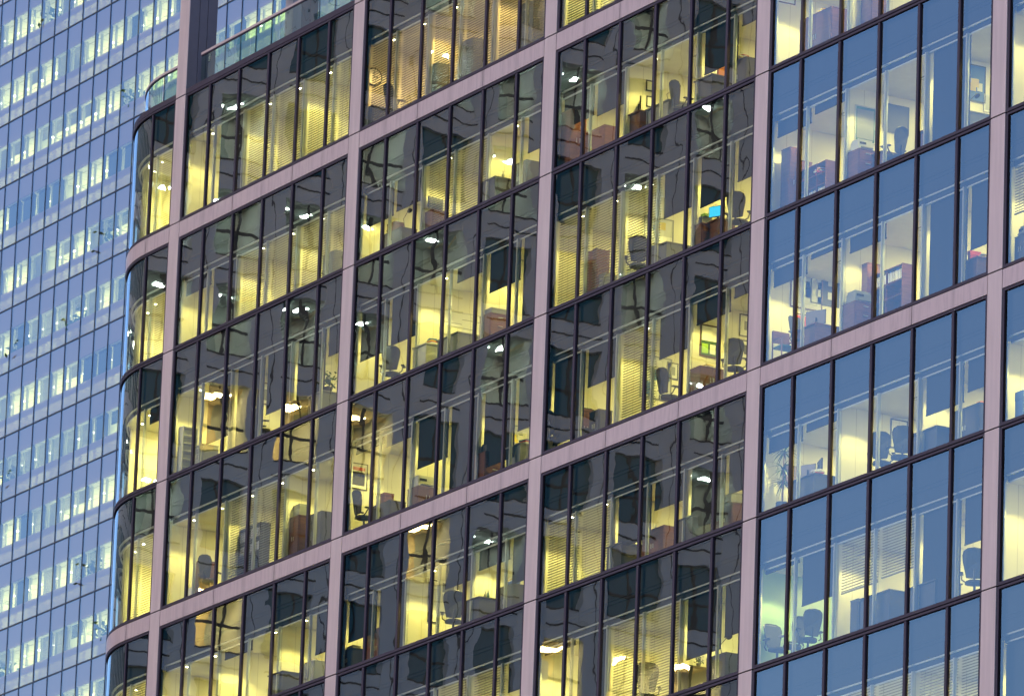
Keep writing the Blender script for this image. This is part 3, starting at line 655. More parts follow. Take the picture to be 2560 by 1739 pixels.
def make_shelf(label, loc, rz, w_=1.0, d=.34, h=1.6, n=4, fill=(), mt=None, cols=2, grp=''):
    t = thing('bookcase', label, 'bookcase', loc, rz); mt = mt or WOODR
    for k in range(cols + 1): x = -w_ / 2 + .015 + k * (w_ - .03) / cols; m = MB(); m.box(x - .012, x + .012, -d / 2, d / 2 - .014, 0, h); m.build('side_panel', mt, t)
    m = MB(); m.box(-w_ / 2, w_ / 2, d / 2 - .013, d / 2, 0, h); m.build('back_panel', mt, t)
    for k in range(n + 1):
        z = .06 + k * (h - .08) / n; m = MB(); m.box(-w_ / 2 + .03, w_ / 2 - .03, -d / 2 + .002, d / 2 - .015, z - .01, z + .01); m.build('shelf', mt, t)
    Mw = Matrix.Translation(loc) @ Matrix.Rotation(rz, 4, 'Z'); g = grp
    for lvl in fill:
        z = .06 + lvl * (h - .08) / n + .011
        for c in range(cols):
            x = -w_ / 2 + .05 + c * (w_ - .03) / cols; xe = x + (w_ - .03) / cols - .10
            while x < xe:
                q = Mw @ Vector((x + .03, -.02, z)); hb = min(.31, (h - .08) / n - .05)
                e = thing('lever_arch_file', 'file with pale spine standing in ' + g, 'file', q, rz, 'files standing in ' + g)
                m = MB(); m.box(-.028, .028, -.12, .10, 0, hb); m.build('cover', random.choice((BLK, DKGREY, BLUEM)), e)
                m = MB(); m.box(-.022, .022, -.124, -.1205, .03, hb - .04); m.build('spine_label', WHITE, e); x += random.choice((.066, .07, .085))
    return t
def make_printer(label, loc, rz, s_=1.0, mt=None):
    t = thing('printer', label, 'printer', loc, rz); mt = mt or PALEGREY
    m = MB(); m.box(-.24 * s_, .24 * s_, -.20 * s_, .20 * s_, .0, .24 * s_); m.build('body', mt, t, bevel=.02)
    m = MB(); m.box(-.22 * s_, .22 * s_, -.16 * s_, .18 * s_, .242 * s_, .30 * s_); m.build('lid', mt, t, bevel=.015)
    m = MB(); m.box(-.17 * s_, .17 * s_, -.27 * s_, -.202 * s_, .04 * s_, .07 * s_); m.build('paper_tray', MIDGREY, t)
    m = MB(); m.box(-.2 * s_, .0, -.208 * s_, -.2015 * s_, .15 * s_, .21 * s_); m.build('control_panel', BLK, t)
    return t
def make_monitor(label, loc, rz, lit=None, w_=.52):
    t = thing('monitor', label, 'monitor', loc, rz)
    m = MB(); m.box(-w_ / 2, w_ / 2, 0, .04, .12, .12 + w_ * .62); m.build('casing', BLK, t, bevel=.006)
    m = MB(); m.box(-w_ / 2 + .015, w_ / 2 - .015, -.004, -.0005, .135, .105 + w_ * .62); m.build('screen', lit or SCREEN_D, t)
    m = MB(); m.box(-.03, .03, .05, .08, 0, .3); m.box(-.12, .12, -.06, .12, 0, .015); m.build('stand', BLK, t)
    return t
def make_picture(label, loc, w_, h, frame, img, mount=None, cat='picture', name='framed_picture', sheets=0):
    """hangs on a partition wall, facing +x; width runs along y"""
    t = thing(name, label, cat, loc, 0)
    m = MB(); e = .03
    m.box(0, .025, -w_ / 2, w_ / 2, 0, e); m.box(0, .025, -w_ / 2, w_ / 2, h - e, h); m.box(0, .025, -w_ / 2, -w_ / 2 + e, e, h - e); m.box(0, .025, w_ / 2 - e, w_ / 2, e, h - e)
    m.build('frame', frame, t)
    m = MB(); m.box(0, .012, -w_ / 2 + e, w_ / 2 - e, e, h - e); m.build('mount' if not sheets else 'board', mount or WHITE, t)
    if not sheets:
        for (a0, a1, b0, b1, mm) in img: m = MB(); m.box(.013, .016, -w_ / 2 + a0 * w_, -w_ / 2 + a1 * w_, b0 * h, b1 * h); m.build('print', mm, t)
    else:
        rr = random.Random(int(w_ * 1000 + h * 77 + loc[2] * 10))
        for k in range(sheets):
            sw, sh = rr.choice(((.21, .30), (.15, .21), (.30, .21), (.1, .14))); y0 = rr.uniform(-w_ / 2 + .04, w_ / 2 - .04 - sw); z0 = rr.uniform(.05, h - .05 - sh)
            m = MB(); m.box(.013 + k * .001, .0136 + k * .001, y0, y0 + sw, z0, z0 + sh); m.build('pinned_sheet', rr.choice((WHITE, WHITE, WHITE, YELM, BLUEM, PALEGREY)), t)
    return t
def make_plant(label, loc, h=1.7, n=46, spread=.5):
    t = thing('potted_palm', label, 'plant', loc, 0); rr = random.Random(int(loc[0] * 100))
    m = MB(); m.tube([(0, 0, 0), (0, 0, .02), (0, 0, .34), (0, 0, .36)], [.13, .14, .18, .17], 14); m.build('pot', DKGREY, t)
    m = MB()
    tops = [(0.02, .0, h), (.12, -.08, h * .72), (-.1, .06, h * .55)]
    for tp in tops: m.tube([(0, 0, .34), (tp[0] * .6, tp[1] * .6, tp[2] * .6), tp], [.022, .016, .012], 6)
    m.build('stem', WOODB, t)
    m = MB()
    for tp in tops:
        for k in range(n // len(tops) * 2):
            a = rr.uniform(0, 6.28); el = rr.uniform(-.3, 1.2); L_ = spread * rr.uniform(.7, 1.15); d = Vector((math.cos(a), math.sin(a), 0)); pts = []
            for q in range(5):
                tt = q / 4; pts.append(Vector(tp) + d * L_ * tt * math.cos(el * (1 - tt * .5)) + Vector((0, 0, L_ * (tt * math.sin(el) - .55 * tt * tt))))
            sd_ = d.cross(Vector((0, 0, 1)))
            for q in range(4):
                w0, w1 = .026 * (1 - q / 4.2), .026 * (1 - (q + 1) / 4.2)
                m.quad(tuple(pts[q] - sd_ * w0), tuple(pts[q] + sd_ * w0), tuple(pts[q + 1] + sd_ * w1), tuple(pts[q + 1] - sd_ * w1))
    m.build('foliage', GREEN, t)
    return t
def make_leafy(label, loc, h=.5, mt=None):
    t = thing('potted_plant', label, 'plant', loc, 0); rr = random.Random(int(loc[1] * 1000 + loc[0] * 10))
    m = MB(); m.tube([(0, 0, 0), (0, 0, h * .3)], [h * .14, h * .19], 12); m.build('pot', DKGREY, t)
    m = MB()
    for k in range(90):
        c = Vector((rr.gauss(0, h * .17), rr.gauss(0, h * .17), h * .3 + abs(rr.gauss(h * .25, h * .2)))); a = Vector((rr.gauss(0, 1), rr.gauss(0, 1), rr.gauss(0, 1))).normalized() * h * .09; b_ = a.orthogonal().normalized() * h * .04
        m.quad(tuple(c - a), tuple(c + b_), tuple(c + a), tuple(c - b_))
    m.build('foliage', GREEN, t); return t
def make_lamp(label, loc, rz):
    t = thing('desk_lamp', label, 'lamp', loc, rz)
    m = MB(); m.tube([(0, 0, 0), (0, 0, .02)], .08, 12); m.build('base', BLK, t)
    m = MB(); m.tube([(0, 0, .02), (-.10, 0, .35), (.2, 0, .55)], .009, 6); m.build('arm', BLK, t)
    m = MB(); m.tube([(.2, 0, .56), (.25, 0, .50)], [.03, .08], 12); m.build('shade', BLK, t); return t
def make_box(label, loc, rz, w_, d, h, mt, name='storage_box', cat='box'):
    t = thing(name, label, cat, loc, rz)
    m = MB(); rbox(m, w_, d, 0, h * .72); m.build('body', mt, t, bevel=.006)
    m = MB(); rbox(m, w_ + .015, d + .015, h * .722, h); m.build('lid', mt, t, bevel=.006); return t
def make_bottle(label, loc, mt):
    t = thing('bottle', label, 'bottle', loc, 0)
    m = MB(); m.tube([(0, 0, 0), (0, 0, .16), (0, 0, .2), (0, 0, .25)], [.036, .036, .015, .013], 12); m.build('body', mt, t)
    m = MB(); m.tube([(0, 0, .251), (0, 0, .275)], .015, 10); m.build('cap', WHITE, t); return t
def make_stack(label, loc, n=6, name='paper_stack'):
    t = thing(name, label, 'papers', loc, 0); rr = random.Random(int(loc[2] * 100 + loc[0] * 31)); z = 0
    for k in range(n):
        hh = rr.uniform(.012, .045); m = MB(); M = Matrix.Rotation(rr.uniform(-.4, .4), 4, 'Z'); m.box(-.15, .15, -.11, .11, z, z + hh - .001, 0, M); z += hh
        m.build('bundle', rr.choice((WHITE, WHITE, YELM, BLUEM, PALEGREY, REDM)), t)
    return t
def up(l, dz, dx=0, dy=0): return (l[0] + dx, l[1] + dy, l[2] + dz)
PI = math.pi
def chair(b, r, p, y=.9, rz=0, desc='black mesh office chair', **k): return make_chair(desc + ', ' + where(b, r, p), spot(b, r, p, y), rz, **k)
def desk(b, r, p, y=.9, rz=0, desc='dark office desk', **k): l = spot(b, r, p, y); make_desk(desc + ', ' + where(b, r, p), l, rz, **k); return l
def cab(b, r, p, y=.8, rz=0, desc='red-brown cabinet', **k): l = spot(b, r, p, y); make_cabinet(desc + ', ' + where(b, r, p), l, rz, **k); return l
def pic(b, r, p, v, w_, h, frame, img, mount=None, d='framed picture', **k):
    x, y = on_wall(b, r, p); z = lev(r + 1) + FL + v + kz(lev(r + .7)) * y
    make_picture(d + ', ' + where(b, r, p), (x, y, z), w_, h, frame, img, mount, **k)
W = where
# ---- fourth bay (sky mirrored)
pic(3, 0, 1.55, 1.55, .62, .62, WOODB, [(.25, .75, .25, .75, PALEGREY)], d='small pale print in thin frame')
l = cab(3, 0, 2.6, .85, 0, 'long brown low cabinet', w_=1.5, d=.5, h=1.25, mt=WOODB); make_stack('papers on low cabinet, ' + W(3, 0, 2.5), up(l, 1.251))
cab(3, 0, 3.9, .8, PI / 2, 'tall brown cupboard', w_=.5, d=.5, h=2.1)
cab(3, 1, 1.84, .62, PI / 2, 'tall plain brown wardrobe', w_=.34, d=.42, h=1.8, mt=WOODB)
l = spot(3, 1, 2.55, 1.0); make_shelf('open red-brown bookcase, ' + W(3, 1, 2.5), l, 0, 1.3, .36, 1.25, 4, (0, 1), cols=3, grp='open bookcase in the second row'); make_stack('heaped papers on bookcase, ' + W(3, 1, 2.5), up(l, 1.0, .2, -.05), 5)
cab(3, 1, 2.15, 1.0, 0, 'narrow tall red-brown cupboard', w_=.22, d=.4, h=1.55)
pic(3, 1, 3.72, .75, .62, .95, PALEGREY, [(.1, .9, .1, .9, MIDGREY)], TEALM, d='grey wall board', cat='board', name='wall_board')
l = cab(3, 1, 3.66, .55, PI / 2, 'red-brown pedestal under printer', w_=.5, d=.55, h=.86, drawers=3); make_printer('pale grey printer on pedestal, ' + W(3, 1, 3.7), up(l, .861), PI / 2, .95)
make_desk('dark desk beside pedestal, ' + W(3, 1, 4.2), spot(3, 1, 4.2, 1.0), 0, 1.0, .7)
chair(3, 1, 4.45, .75, R(-70), 'mesh chair with raised arm'); pic(3, 1, 4.5, .62, .75, .75, DKGREY, [(.05, .95, .05, .95, DKGREY)], DKGREY, d='dark grey board on wall', cat='board', name='wall_board')
l = desk(3, 1, 5.7, .95, 0, 'dark desk behind lowered blind', w_=1.2); make_monitor('monitor behind lowered blind, ' + W(3, 1, 5.6), up(l, .741), R(40))
pic(3, 1, 6.42, .55, .62, .95, DKGREY, [], BLUEM, d='blue notice board with sheets', cat='notice board', name='notice_board', sheets=5)
l = desk(3, 1, 6.3, .9, 0, 'desk under blue notice board', w_=1.0, mt=MIDGREY); make_lamp('black desk lamp, ' + W(3, 1, 6.4), up(l, .741), R(20)); pic(3, 1, 6.85, .05, .5, .45, WHITE, [(.1, .9, .1, .9, PALEGREY)], d='white-framed picture low on wall')
make_wood_chair('red-brown armchair with green seat, ' + W(3, 2, 1.8), spot(3, 2, 1.82, .55), PI / 2)
pic(3, 2, 2.32, .95, .95, 1.05, WOODB, [(.15, .85, .12, .88, PALEGREY), (.35, .65, .3, .6, ORANGE), (.4, .6, .5, .7, DKGREY)], YELM if False else WHITE, d='large cream print in wooden frame')
pic(3, 2, 2.80, .85, .85, .95, DKGREY, [(.2, .35, .6, .8, WHITE), (.6, .75, .55, .75, WHITE), (.2, .35, .2, .4, WHITE), (.6, .78, .18, .38, WHITE)], DKGREY, d='large dark print with pale figures')
pic(3, 2, 2.25, .35, .5, .5, WOODR, [(.1, .9, .1, .9, REDM)], d='red print low on wall')
l = desk(3, 2, 2.6, .8, 0, 'dark desk under framed prints', w_=1.2); make_monitor('monitor back under framed prints, ' + W(3, 2, 2.6), up(l, .741), PI + .4, w_=.6); chair(3, 2, 2.25, .62, R(100), 'small black chair')
l = cab(3, 2, 3.68, .56, PI / 2, 'red-brown pedestal with printer', w_=.6, d=.6, h=.80, drawers=3); make_printer('grey printer, ' + W(3, 2, 3.7), up(l, .801), PI / 2, 1.05, MIDGREY)
cab(3, 2, 3.93, 1.0, PI / 2, 'tall red-brown cupboard', w_=.4, d=.45, h=1.95)
make_shelf('wide bookcase with row of files, ' + W(3, 2, 4.5), spot(3, 2, 4.5, 1.05), 0, 1.5, .36, 1.6, 4, (3,), cols=2, grp='wide bookcase above the pink band')
l = desk(3, 2, 6.6, .8, 0, 'dark desk with papers', w_=1.1); make_box('red folder box on desk, ' + W(3, 2, 6.4), up(l, .741, -.2), 0, .12, .3, .34, REDM); make_stack('papers on desk, ' + W(3, 2, 6.7), up(l, .741, .25), 5)
make_plant('tall spiky palm in grey pot, ' + W(3, 3, 1.9), spot(3, 3, 1.85, .62), 1.65)
l = desk(3, 3, 2.65, .8, 0, 'blue-grey desk with screens', w_=1.25, mt=DKGREY); make_monitor('left monitor on desk, ' + W(3, 3, 2.5), up(l, .741, -.3), R(200)); make_monitor('right monitor on desk, ' + W(3, 3, 2.8), up(l, .741, .3), R(160)); make_stack('papers at desk edge, ' + W(3, 3, 2.9), up(l, .741, .52, -.2), 4)
pic(3, 3, 2.12, .35, .5, .55, WOODR, [(.05, .95, .05, .95, WOODR)], WOODR, d='red-brown wall panel', cat='panel', name='wall_panel')
chair(3, 3, 4.35, .75, R(225), 'left mesh chair'); chair(3, 3, 4.8, .8, R(250), 'right mesh chair'); pic(3, 3, 4.75, .3, .5, .75, DKGREY, [], WALL, d='empty dark-framed picture')
l = desk(3, 3, 5.65, .75, 0, 'long dark desk with file holders', w_=1.35, mt=DKGREY); make_box('white upright file holder, ' + W(3, 3, 5.6), up(l, .741, -.05), 0, .08, .28, .36, PALEGREY); make_box('thin grey file holder, ' + W(3, 3, 5.5), up(l, .741, -.2), 0, .06, .28, .25, MIDGREY)
l = cab(3, 3, 6.6, .95, 0, 'big dark cupboard', w_=1.3, d=.6, h=1.05, mt=DKGREY); make_box('orange box on dark cupboard, ' + W(3, 3, 6.8), up(l, 1.051, .3), 0, .2, .2, .12, ORANGE)
chair(3, 4, 1.82, .58, R(90), 'black mesh chair near green screen'); chair(3, 4, 2.2, .7, R(-75), 'mesh chair seen edge-on'); chair(3, 4, 2.6, .62, R(265), 'round-backed mesh chair')
cab(3, 4, 3.92, .6, PI / 2, 'narrow blue-grey pedestal', w_=.4, d=.35, h=1.0, mt=DKGREY); desk(3, 4, 4.55, .75, 0, 'long dark sideboard', w_=1.5, h=.95, mt=DKGREY)
l = desk(3, 4, 5.7, .7, 0, 'dark desk under lowered blind', w_=1.3, h=.78, mt=DKGREY); make_monitor('lit cyan monitor, ' + W(3, 4, 5.8), up(l, .781, .32), R(15), SCREEN_C, .46); make_bottle('clear bottle by cyan monitor, ' + W(3, 4, 5.7), up(l, .781, .0), MIDGREY); make_box('yellow box on desk, ' + W(3, 4, 5.6), up(l, .781, -.15), 0, .14, .1, .12, YELM); make_bottle('dark bottle by yellow box, ' + W(3, 4, 5.4), up(l, .781, -.38), BLK)
chair(3, 4, 6.66, .62, R(235), 'large mesh chair against window', big=1.1); pic(3, 4, 6.6, 1.0, .8, .6, PALEGREY, [], WALL, d='faint white board', cat='board', name='wall_board')
# ---- far-right bay
l = cab(4, 2, 1.8, .55, 0, 'dark cabinet with printer', w_=.5, d=.5, h=.75, mt=DKGREY); make_printer('grey printer, ' + W(4, 2, 1.8), up(l, .751), 0, .9, MIDGREY)
make_box('blue document rack, ' + W(4, 3, 1.7), up(spot(4, 3, 1.75, .5), 0), 0, .34, .3, .8, BLUEM, 'document_rack', 'rack')
# ---- third bay
l = cab(2, 0, 1.78, .52, PI / 2, 'tall brown wardrobe', w_=.5, d=.5, h=1.65); cab(2, 0, 2.5, .95, 0, 'low red-brown sideboard', w_=1.35, d=.4, h=1.05); make_stack('papers on sideboard, ' + W(2, 0, 2.3), up(spot(2, 0, 2.3, .95), 1.051), 4)
l = desk(2, 0, 3.75, .62, 0, 'brown desk with teal monitor', w_=.7, d=.6); make_monitor('teal-backed monitor, ' + W(2, 0, 3.6), up(l, .741, -.1), R(150), TEALM, .55)
pic(2, 0, 3.93, .9, .25, .3, BLK, [], d='upper small black frame'); pic(2, 0, 3.95, .45, .25, .3, BLK, [], d='lower small black frame')
l = desk(2, 0, 4.5, .85, 0, 'desk with lamp', w_=1.2, mt=MIDGREY); make_lamp('black desk lamp, ' + W(2, 0, 4.3), up(l, .741), R(30)); chair(2, 0, 4.85, .8, R(180))
l = desk(2, 0, 5.75, .62, 0, 'dark desk', w_=.9, mt=DKGREY); make_box('orange file on desk, ' + W(2, 0, 5.9), up(l, .741, .3), 0, .1, .25, .3, ORANGE)
l = cab(2, 0, 6.55, .8, 0, 'dark chest with papers', w_=.9, d=.5, h=.95, mt=DKGREY); make_stack('tall paper heap on chest, ' + W(2, 0, 6.3), up(l, .951, -.2), 7)
cab(2, 1, 2.6, .85, PI / 2, 'brown panel-fronted cupboard', w_=.4, d=.6, h=1.5); chair(2, 1, 3.75, .6, R(240), 'dark chair behind venetian blind'); cab(2, 1, 2.85, .95, 0, 'pale chest behind venetian blind', w_=.5, d=.4, h=.8, mt=MIDGREY)
pic(2, 1, 4.3, .25, .9, .95, MIDGREY, [], PALEGREY, d='board of pinned papers', cat='notice board', name='notice_board', sheets=9); desk(2, 1, 4.6, .85, 0, 'grey desk under pinned papers', w_=1.1, mt=MIDGREY)
l = cab(2, 1, 5.6, .56, PI / 2, 'brown drawer pedestal', w_=.55, d=.55, h=.72, drawers=3); make_box('grey box on pedestal, ' + W(2, 1, 5.5), up(l, .721, -.1), 0, .3, .3, .24, MIDGREY); make_box('lime box on pedestal, ' + W(2, 1, 5.6), up(l, .962, .0), 0, .22, .2, .08, LIME)
make_monitor('bright cyan monitor, ' + W(2, 1, 5.9), up(spot(2, 1, 5.88, .6), .76), R(25), SCREEN_C, .48); make_desk('desk carrying cyan monitor, ' + W(2, 1, 5.9), spot(2, 1, 6.0, .7), 0, .7, .55, mt=WOODB)
chair(2, 1, 6.5, .62, R(215), 'high mesh chair with arms')
chair(2, 2, 1.6, .5, R(180), 'dark chair top'); cab(2, 2, 2.3, .7, PI / 2, 'brown cupboard with papers', w_=.4, d=.45, h=1.1); chair(2, 2, 2.5, .75, R(75)); cab(2, 2, 2.85, .8, 0, 'dark low cabinet', w_=.5, d=.4, h=.9, mt=DKGREY)
pic(2, 2, 4.35, .2, .95, 1.15, MIDGREY, [], PALEGREY, d='crowded board of papers', cat='notice board', name='notice_board', sheets=14); chair(2, 2, 4.75, .7, R(185)); pic(2, 2, 4.8, .55, .35, .45, BLK, [(.25, .75, .25, .75, MIDGREY)], d='small black-framed print')
pic(2, 2, 5.78, .75, .55, .85, WOODB, [(.1, .9, .5, .95, WHITE), (.12, .45, .1, .4, LIME), (.55, .85, .1, .4, WHITE)], GREEN, d='green board with notices', cat='notice board', name='notice_board')
l = cab(2, 2, 5.75, .58, PI / 2, 'dark brown sideboard', w_=.7, d=.5, h=.75, mt=WOODB); make_stack('papers on dark sideboard, ' + W(2, 2, 5.8), up(l, .751), 3)
chair(2, 2, 6.5, .62, R(230), 'padded black chair'); pic(2, 2, 6.8, .85, .5, .6, BLK, [(.3, .7, .3, .7, MIDGREY)], d='upper black-framed print'); pic(2, 2, 6.82, .25, .45, .5, BLK, [(.25, .75, .25, .75, DKGREY)], d='lower black-framed print')
l = desk(2, 3, 3.7, .6, 0, 'dark desk with bag', w_=.8, mt=DKGREY); make_box('black bag on desk, ' + W(2, 3, 3.8), up(l, .741, .15), 0, .32, .16, .34, BLK, 'shoulder_bag', 'bag')
l = cab(2, 3, 4.65, .85, 0, 'brown low cupboard', w_=1.1, d=.5, h=.95); make_bottle('white bottle on cupboard, ' + W(2, 3, 4.4), up(l, .951, -.3), PALEGREY); l = desk(2, 3, 5.6, .6, 0, 'black desk', w_=.9, mt=DKGREY)
make_box('grey waste bin, ' + W(2, 3, 5.3), spot(2, 3, 5.35, .5), 0, .25, .25, .35, MIDGREY, 'waste_bin', 'bin')
l = cab(2, 3, 6.55, .8, 0, 'dark brown cupboard with printer', w_=.8, d=.5, h=.85, mt=WOODB); make_printer('pale printer, ' + W(2, 3, 6.6), up(l, .851), 0, 1.0, MIDGREY)
chair(2, 4, 4.4, .7, R(235), 'round-backed dark chair', big=1.15); l = desk(2, 4, 5.6, .62, 0, 'dark desk with keyboard', w_=.9, mt=DKGREY); make_leafy('little plant on desk, ' + W(2, 4, 5.9), up(l, .741, .3), .35)
l = cab(2, 4, 6.5, .8, 0, 'dark cupboard with lamp', w_=.95, d=.6, h=.85, mt=DKGREY); make_lamp('thin desk lamp, ' + W(2, 4, 6.3), up(l, .851, -.2), R(10))
# ---- second bay
t = thing('wall_clock', 'round wall clock behind venetian blind, ' + W(1, -1, 1.5), 'clock', (on_wall(1, -1, 1.55)[0], on_wall(1, -1, 1.55)[1], lev(0) + 1.75))
m = MB(); m.tube([(0, 0, 0), (.03, 0, 0)], .27, 24); m.build('rim', BLK, t); m = MB(); m.tube([(.031, 0, 0), (.034, 0, 0)], .23, 24); m.build('face', WHITE, t)
m = MB(); m.box(.035, .038, -.01, .01, 0, .17); m.build('minute_hand', BLK, t); m = MB(); m.box(.039, .042, 0, .12, -.012, .012); m.build('hour_hand', BLK, t)
l = desk(1, -1, 1.6, .55, 0, 'dark desk below clock', w_=.7, d=.5, mt=DKGREY); chair(1, -1, 2.3, .7, R(180)); cab(1, -1, 3.6, .6, 0, 'grey cabinet behind venetian blind', w_=.6, d=.4, h=1.1, mt=MIDGREY); cab(1, -1, 4.7, .7, 0, 'grey filing cabinet', w_=.7, d=.5, h=1.35, mt=MIDGREY, drawers=3)
cab(1, -1, 6.5, .8, 0, 'tall grey locker', w_=.8, d=.5, h=1.6, mt=MIDGREY)
l = cab(1, 0, 2.6, .8, 0, 'dark sideboard', w_=1.1, d=.5, h=.75, mt=DKGREY); make_box('orange-brown box, ' + W(1, 0, 2.4), up(l, .751, -.25), 0, .42, .3, .32, WOODR); make_leafy('small green plant, ' + W(1, 0, 2.2), up(l, .751, -.48, -.1), .22); make_lamp('desk lamp by box, ' + W(1, 0, 2.8), up(l, .751, .3), 0)
l = cab(1, 0, 3.7, .6, PI / 2, 'brown drawer chest', w_=.5, d=.6, h=.7); make_monitor('dark monitor behind blind, ' + W(1, 0, 3.7), up(l, .701), R(100))
l = desk(1, 0, 5.65, .62, 0, 'dark desk with figurine', w_=.85, mt=DKGREY); make_bottle('slim bottle on desk, ' + W(1, 0, 5.8), up(l, .741, .15), MIDGREY)
l = cab(1, 0, 6.5, .8, 0, 'black chest', w_=.8, d=.6, h=.95, mt=DKGREY); make_box('red tray on chest, ' + W(1, 0, 6.6), up(l, .951), 0, .5, .4, .05, REDM, 'paper_tray', 'tray')
chair(1, 1, 2.55, .62, R(228), 'black mesh chair facing window'); l = desk(1, 1, 3.75, .6, 0, 'desk piled with papers', w_=.8, mt=PALEGREY); make_stack('big paper pile, ' + W(1, 1, 3.7), up(l, .741), 8)
pic(1, 1, 4.65, .3, 1.4, .7, PALEGREY, [(.1, .5, .5, .52, MIDGREY), (.15, .8, .35, .37, MIDGREY), (.5, .9, .7, .72, MIDGREY)], WHITE, d='whiteboard with faint writing', cat='whiteboard', name='whiteboard'); desk(1, 1, 4.6, .75, 0, 'grey desk under whiteboard', w_=1.2, mt=MIDGREY)
l = cab(1, 1, 5.65, .58, PI / 2, 'brown drawer unit', w_=.6, d=.6, h=.82, drawers=3); make_box('grey flat box on drawer unit, ' + W(1, 1, 5.6), up(l, .821), PI / 2, .5, .5, .16, MIDGREY)
pic(1, 2, 1.62, 1.1, .55, .75, BLK, [(.15, .85, .72, .85, REDM), (.15, .85, .15, .66, DKGREY), (.2, .34, .5, .6, WHITE), (.43, .57, .5, .6, WHITE), (.66, .8, .5, .6, WHITE)], d='red and black poster in black frame'); chair(1, 2, 1.85, .5, R(180), 'dark chair back')
l = cab(1, 2, 2.6, .75, 0, 'dark sideboard with files', w_=1.1, d=.5, h=.70, mt=DKGREY); make_box('red-brown file box, ' + W(1, 2, 2.4), up(l, .701, -.2), 0, .45, .3, .33, WOODR)
l = cab(1, 2, 3.65, .58, PI / 2, 'grey chest under printer', w_=.6, d=.6, h=.66, mt=WOODB); make_printer('pale cream printer, ' + W(1, 2, 3.7), up(l, .661), PI / 2, 1.1)
l = cab(1, 2, 5.65, .58, PI / 2, 'red-brown drawer chest', w_=.6, d=.6, h=.85, drawers=4); make_printer('dark printer on drawers, ' + W(1, 2, 5.7), up(l, .851), PI / 2, .9, DKGREY); pic(1, 2, 6.5, .2, .9, .8, MIDGREY, [], PALEGREY, d='board of overlapping papers', cat='notice board', name='notice_board', sheets=12); make_stack('papers on low desk, ' + W(1, 2, 6.6), up(desk(1, 2, 6.7, .75, 0, 'pale desk with papers', w_=.8, mt=MIDGREY), .741), 6)
l = cab(1, 3, 1.7, .55, 0, 'black sideboard', w_=.6, d=.4, h=.7, mt=DKGREY); make_box('grey tray on sideboard, ' + W(1, 3, 1.8), up(l, .701), 0, .35, .25, .1, MIDGREY, 'paper_tray', 'tray'); cab(1, 3, 2.6, .9, 0, 'long red-brown cupboard', w_=1.2, d=.4, h=1.15)
pic(1, 3, 4.12, .35, .35, 1.2, BLK, [(.2, .8, .3, .8, PALEGREY)], d='narrow tall poster in black frame'); pic(1, 3, 4.55, .45, .6, 1.05, BLK, [(.2, .8, .55, .8, MIDGREY), (.2, .8, .3, .5, PALEGREY)], d='wide grey poster in black frame'); chair(1, 3, 4.75, .62, R(240), 'big dark chair', big=1.1)
l = desk(1, 3, 5.65, .62, 0, 'dark desk with bottles', w_=.85, mt=DKGREY)
for k, dx in enumerate((-.1, .05, .2)): make_bottle(('left', 'middle', 'right')[k] + ' bottle on desk, ' + W(1, 3, 5.7), up(l, .741, dx), (TEALM, MIDGREY, TEALM)[k])
l = cab(1, 3, 6.5, .8, 0, 'dark shelf unit', w_=.8, d=.5, h=.9, mt=DKGREY); make_stack('papers and folders, ' + W(1, 3, 6.5), up(l, .901), 8)
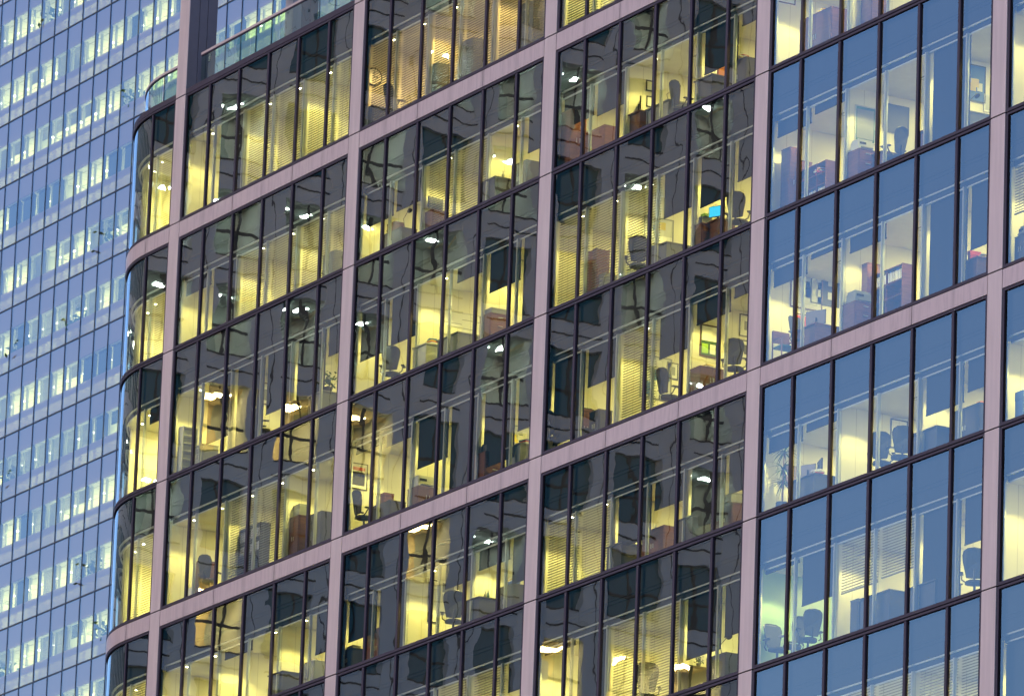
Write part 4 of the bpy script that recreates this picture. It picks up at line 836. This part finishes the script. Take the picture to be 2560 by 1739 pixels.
# ---- leftmost flat bay
cab(0, 0, 6.6, .8, 0, 'small grey chest with tubes', w_=.7, d=.5, h=1.0, mt=MIDGREY)
make_shelf('shelves of white papers, ' + W(0, 1, 1.8), spot(0, 1, 1.86, .5), PI / 2, .5, .3, 1.5, 6, (), mt=PALEGREY, cols=1, grp='x')
l = cab(0, 1, 2.5, .7, 0, 'grey cabinet of stacked trays', w_=.6, d=.5, h=.8, mt=MIDGREY, drawers=4); pic(0, 1, 4.4, .9, .5, .65, WOODB, [(.2, .8, .2, .7, MIDGREY)], d='framed drawing'); chair(0, 1, 4.4, .6, R(160)); desk(0, 1, 5.6, .6, 0, 'dark desk', w_=.9, mt=DKGREY)
l = desk(0, 1, 6.5, .7, 0, 'desk with big plant', w_=.9, mt=MIDGREY); make_leafy('bushy green plant on desk, ' + W(0, 1, 6.5), up(l, .741), .75)
cab(0, 2, 2.65, .62, PI / 2, 'red-brown chest', w_=.5, d=.5, h=1.15); make_box('white crate with slots, ' + W(0, 2, 2.3), up(spot(0, 2, 2.3, .5), .0), 0, .42, .3, .42, WHITE, 'storage_crate', 'crate'); chair(0, 2, 2.85, .55, R(200), 'dark chair with cushion')
make_shelf('dark bookcase behind venetian blind, ' + W(0, 2, 4.4), spot(0, 2, 4.3, .8), 0, 1.3, .34, 1.7, 4, (2, 3), mt=DKGREY, cols=2, grp='dark bookcase of the leftmost bay')
cab(0, 2, 5.8, .6, 0, 'brown cupboard with boxes', w_=.6, d=.4, h=1.3, mt=WOODB); make_box('grey box on brown cupboard, ' + W(0, 2, 5.8), up(spot(0, 2, 5.8, .6), 1.301), 0, .4, .3, .35, MIDGREY); cab(0, 2, 6.5, .7, 0, 'dark unit of black files', w_=.7, d=.4, h=1.2, mt=DKGREY)
l = desk(0, 3, 5.6, .62, 0, 'dark desk edge', w_=.9, mt=DKGREY); l = cab(0, 3, 6.5, .7, 0, 'grey low cupboard', w_=.8, d=.5, h=.8, mt=MIDGREY); make_stack('row of papers, ' + W(0, 3, 6.4), up(l, .801), 5)
# ---- plants standing in the blue tower
tp = [(1, -1), (7, 1), (0, 4), (4, 4), (0, 6), (6, 3), (6, 8), (7, 9), (5, 10), (0, 9)]
for k, (j, lv_) in enumerate(tp):
    x, z = tcell(j, lv_)
    t = make_leafy('dark leafy plant in a lit window of the blue tower, floor %s, column %s' % (['one', 'three', 'six', 'six', 'eight', 'five', 'ten', 'eleven', 'twelve', 'eleven'][k], ['two', 'eight', 'one', 'five', 'one', 'seven', 'seven', 'eight', 'six', 'one'][k]), (x + 2.1, TY + .75, z - H + .13), 2.3)
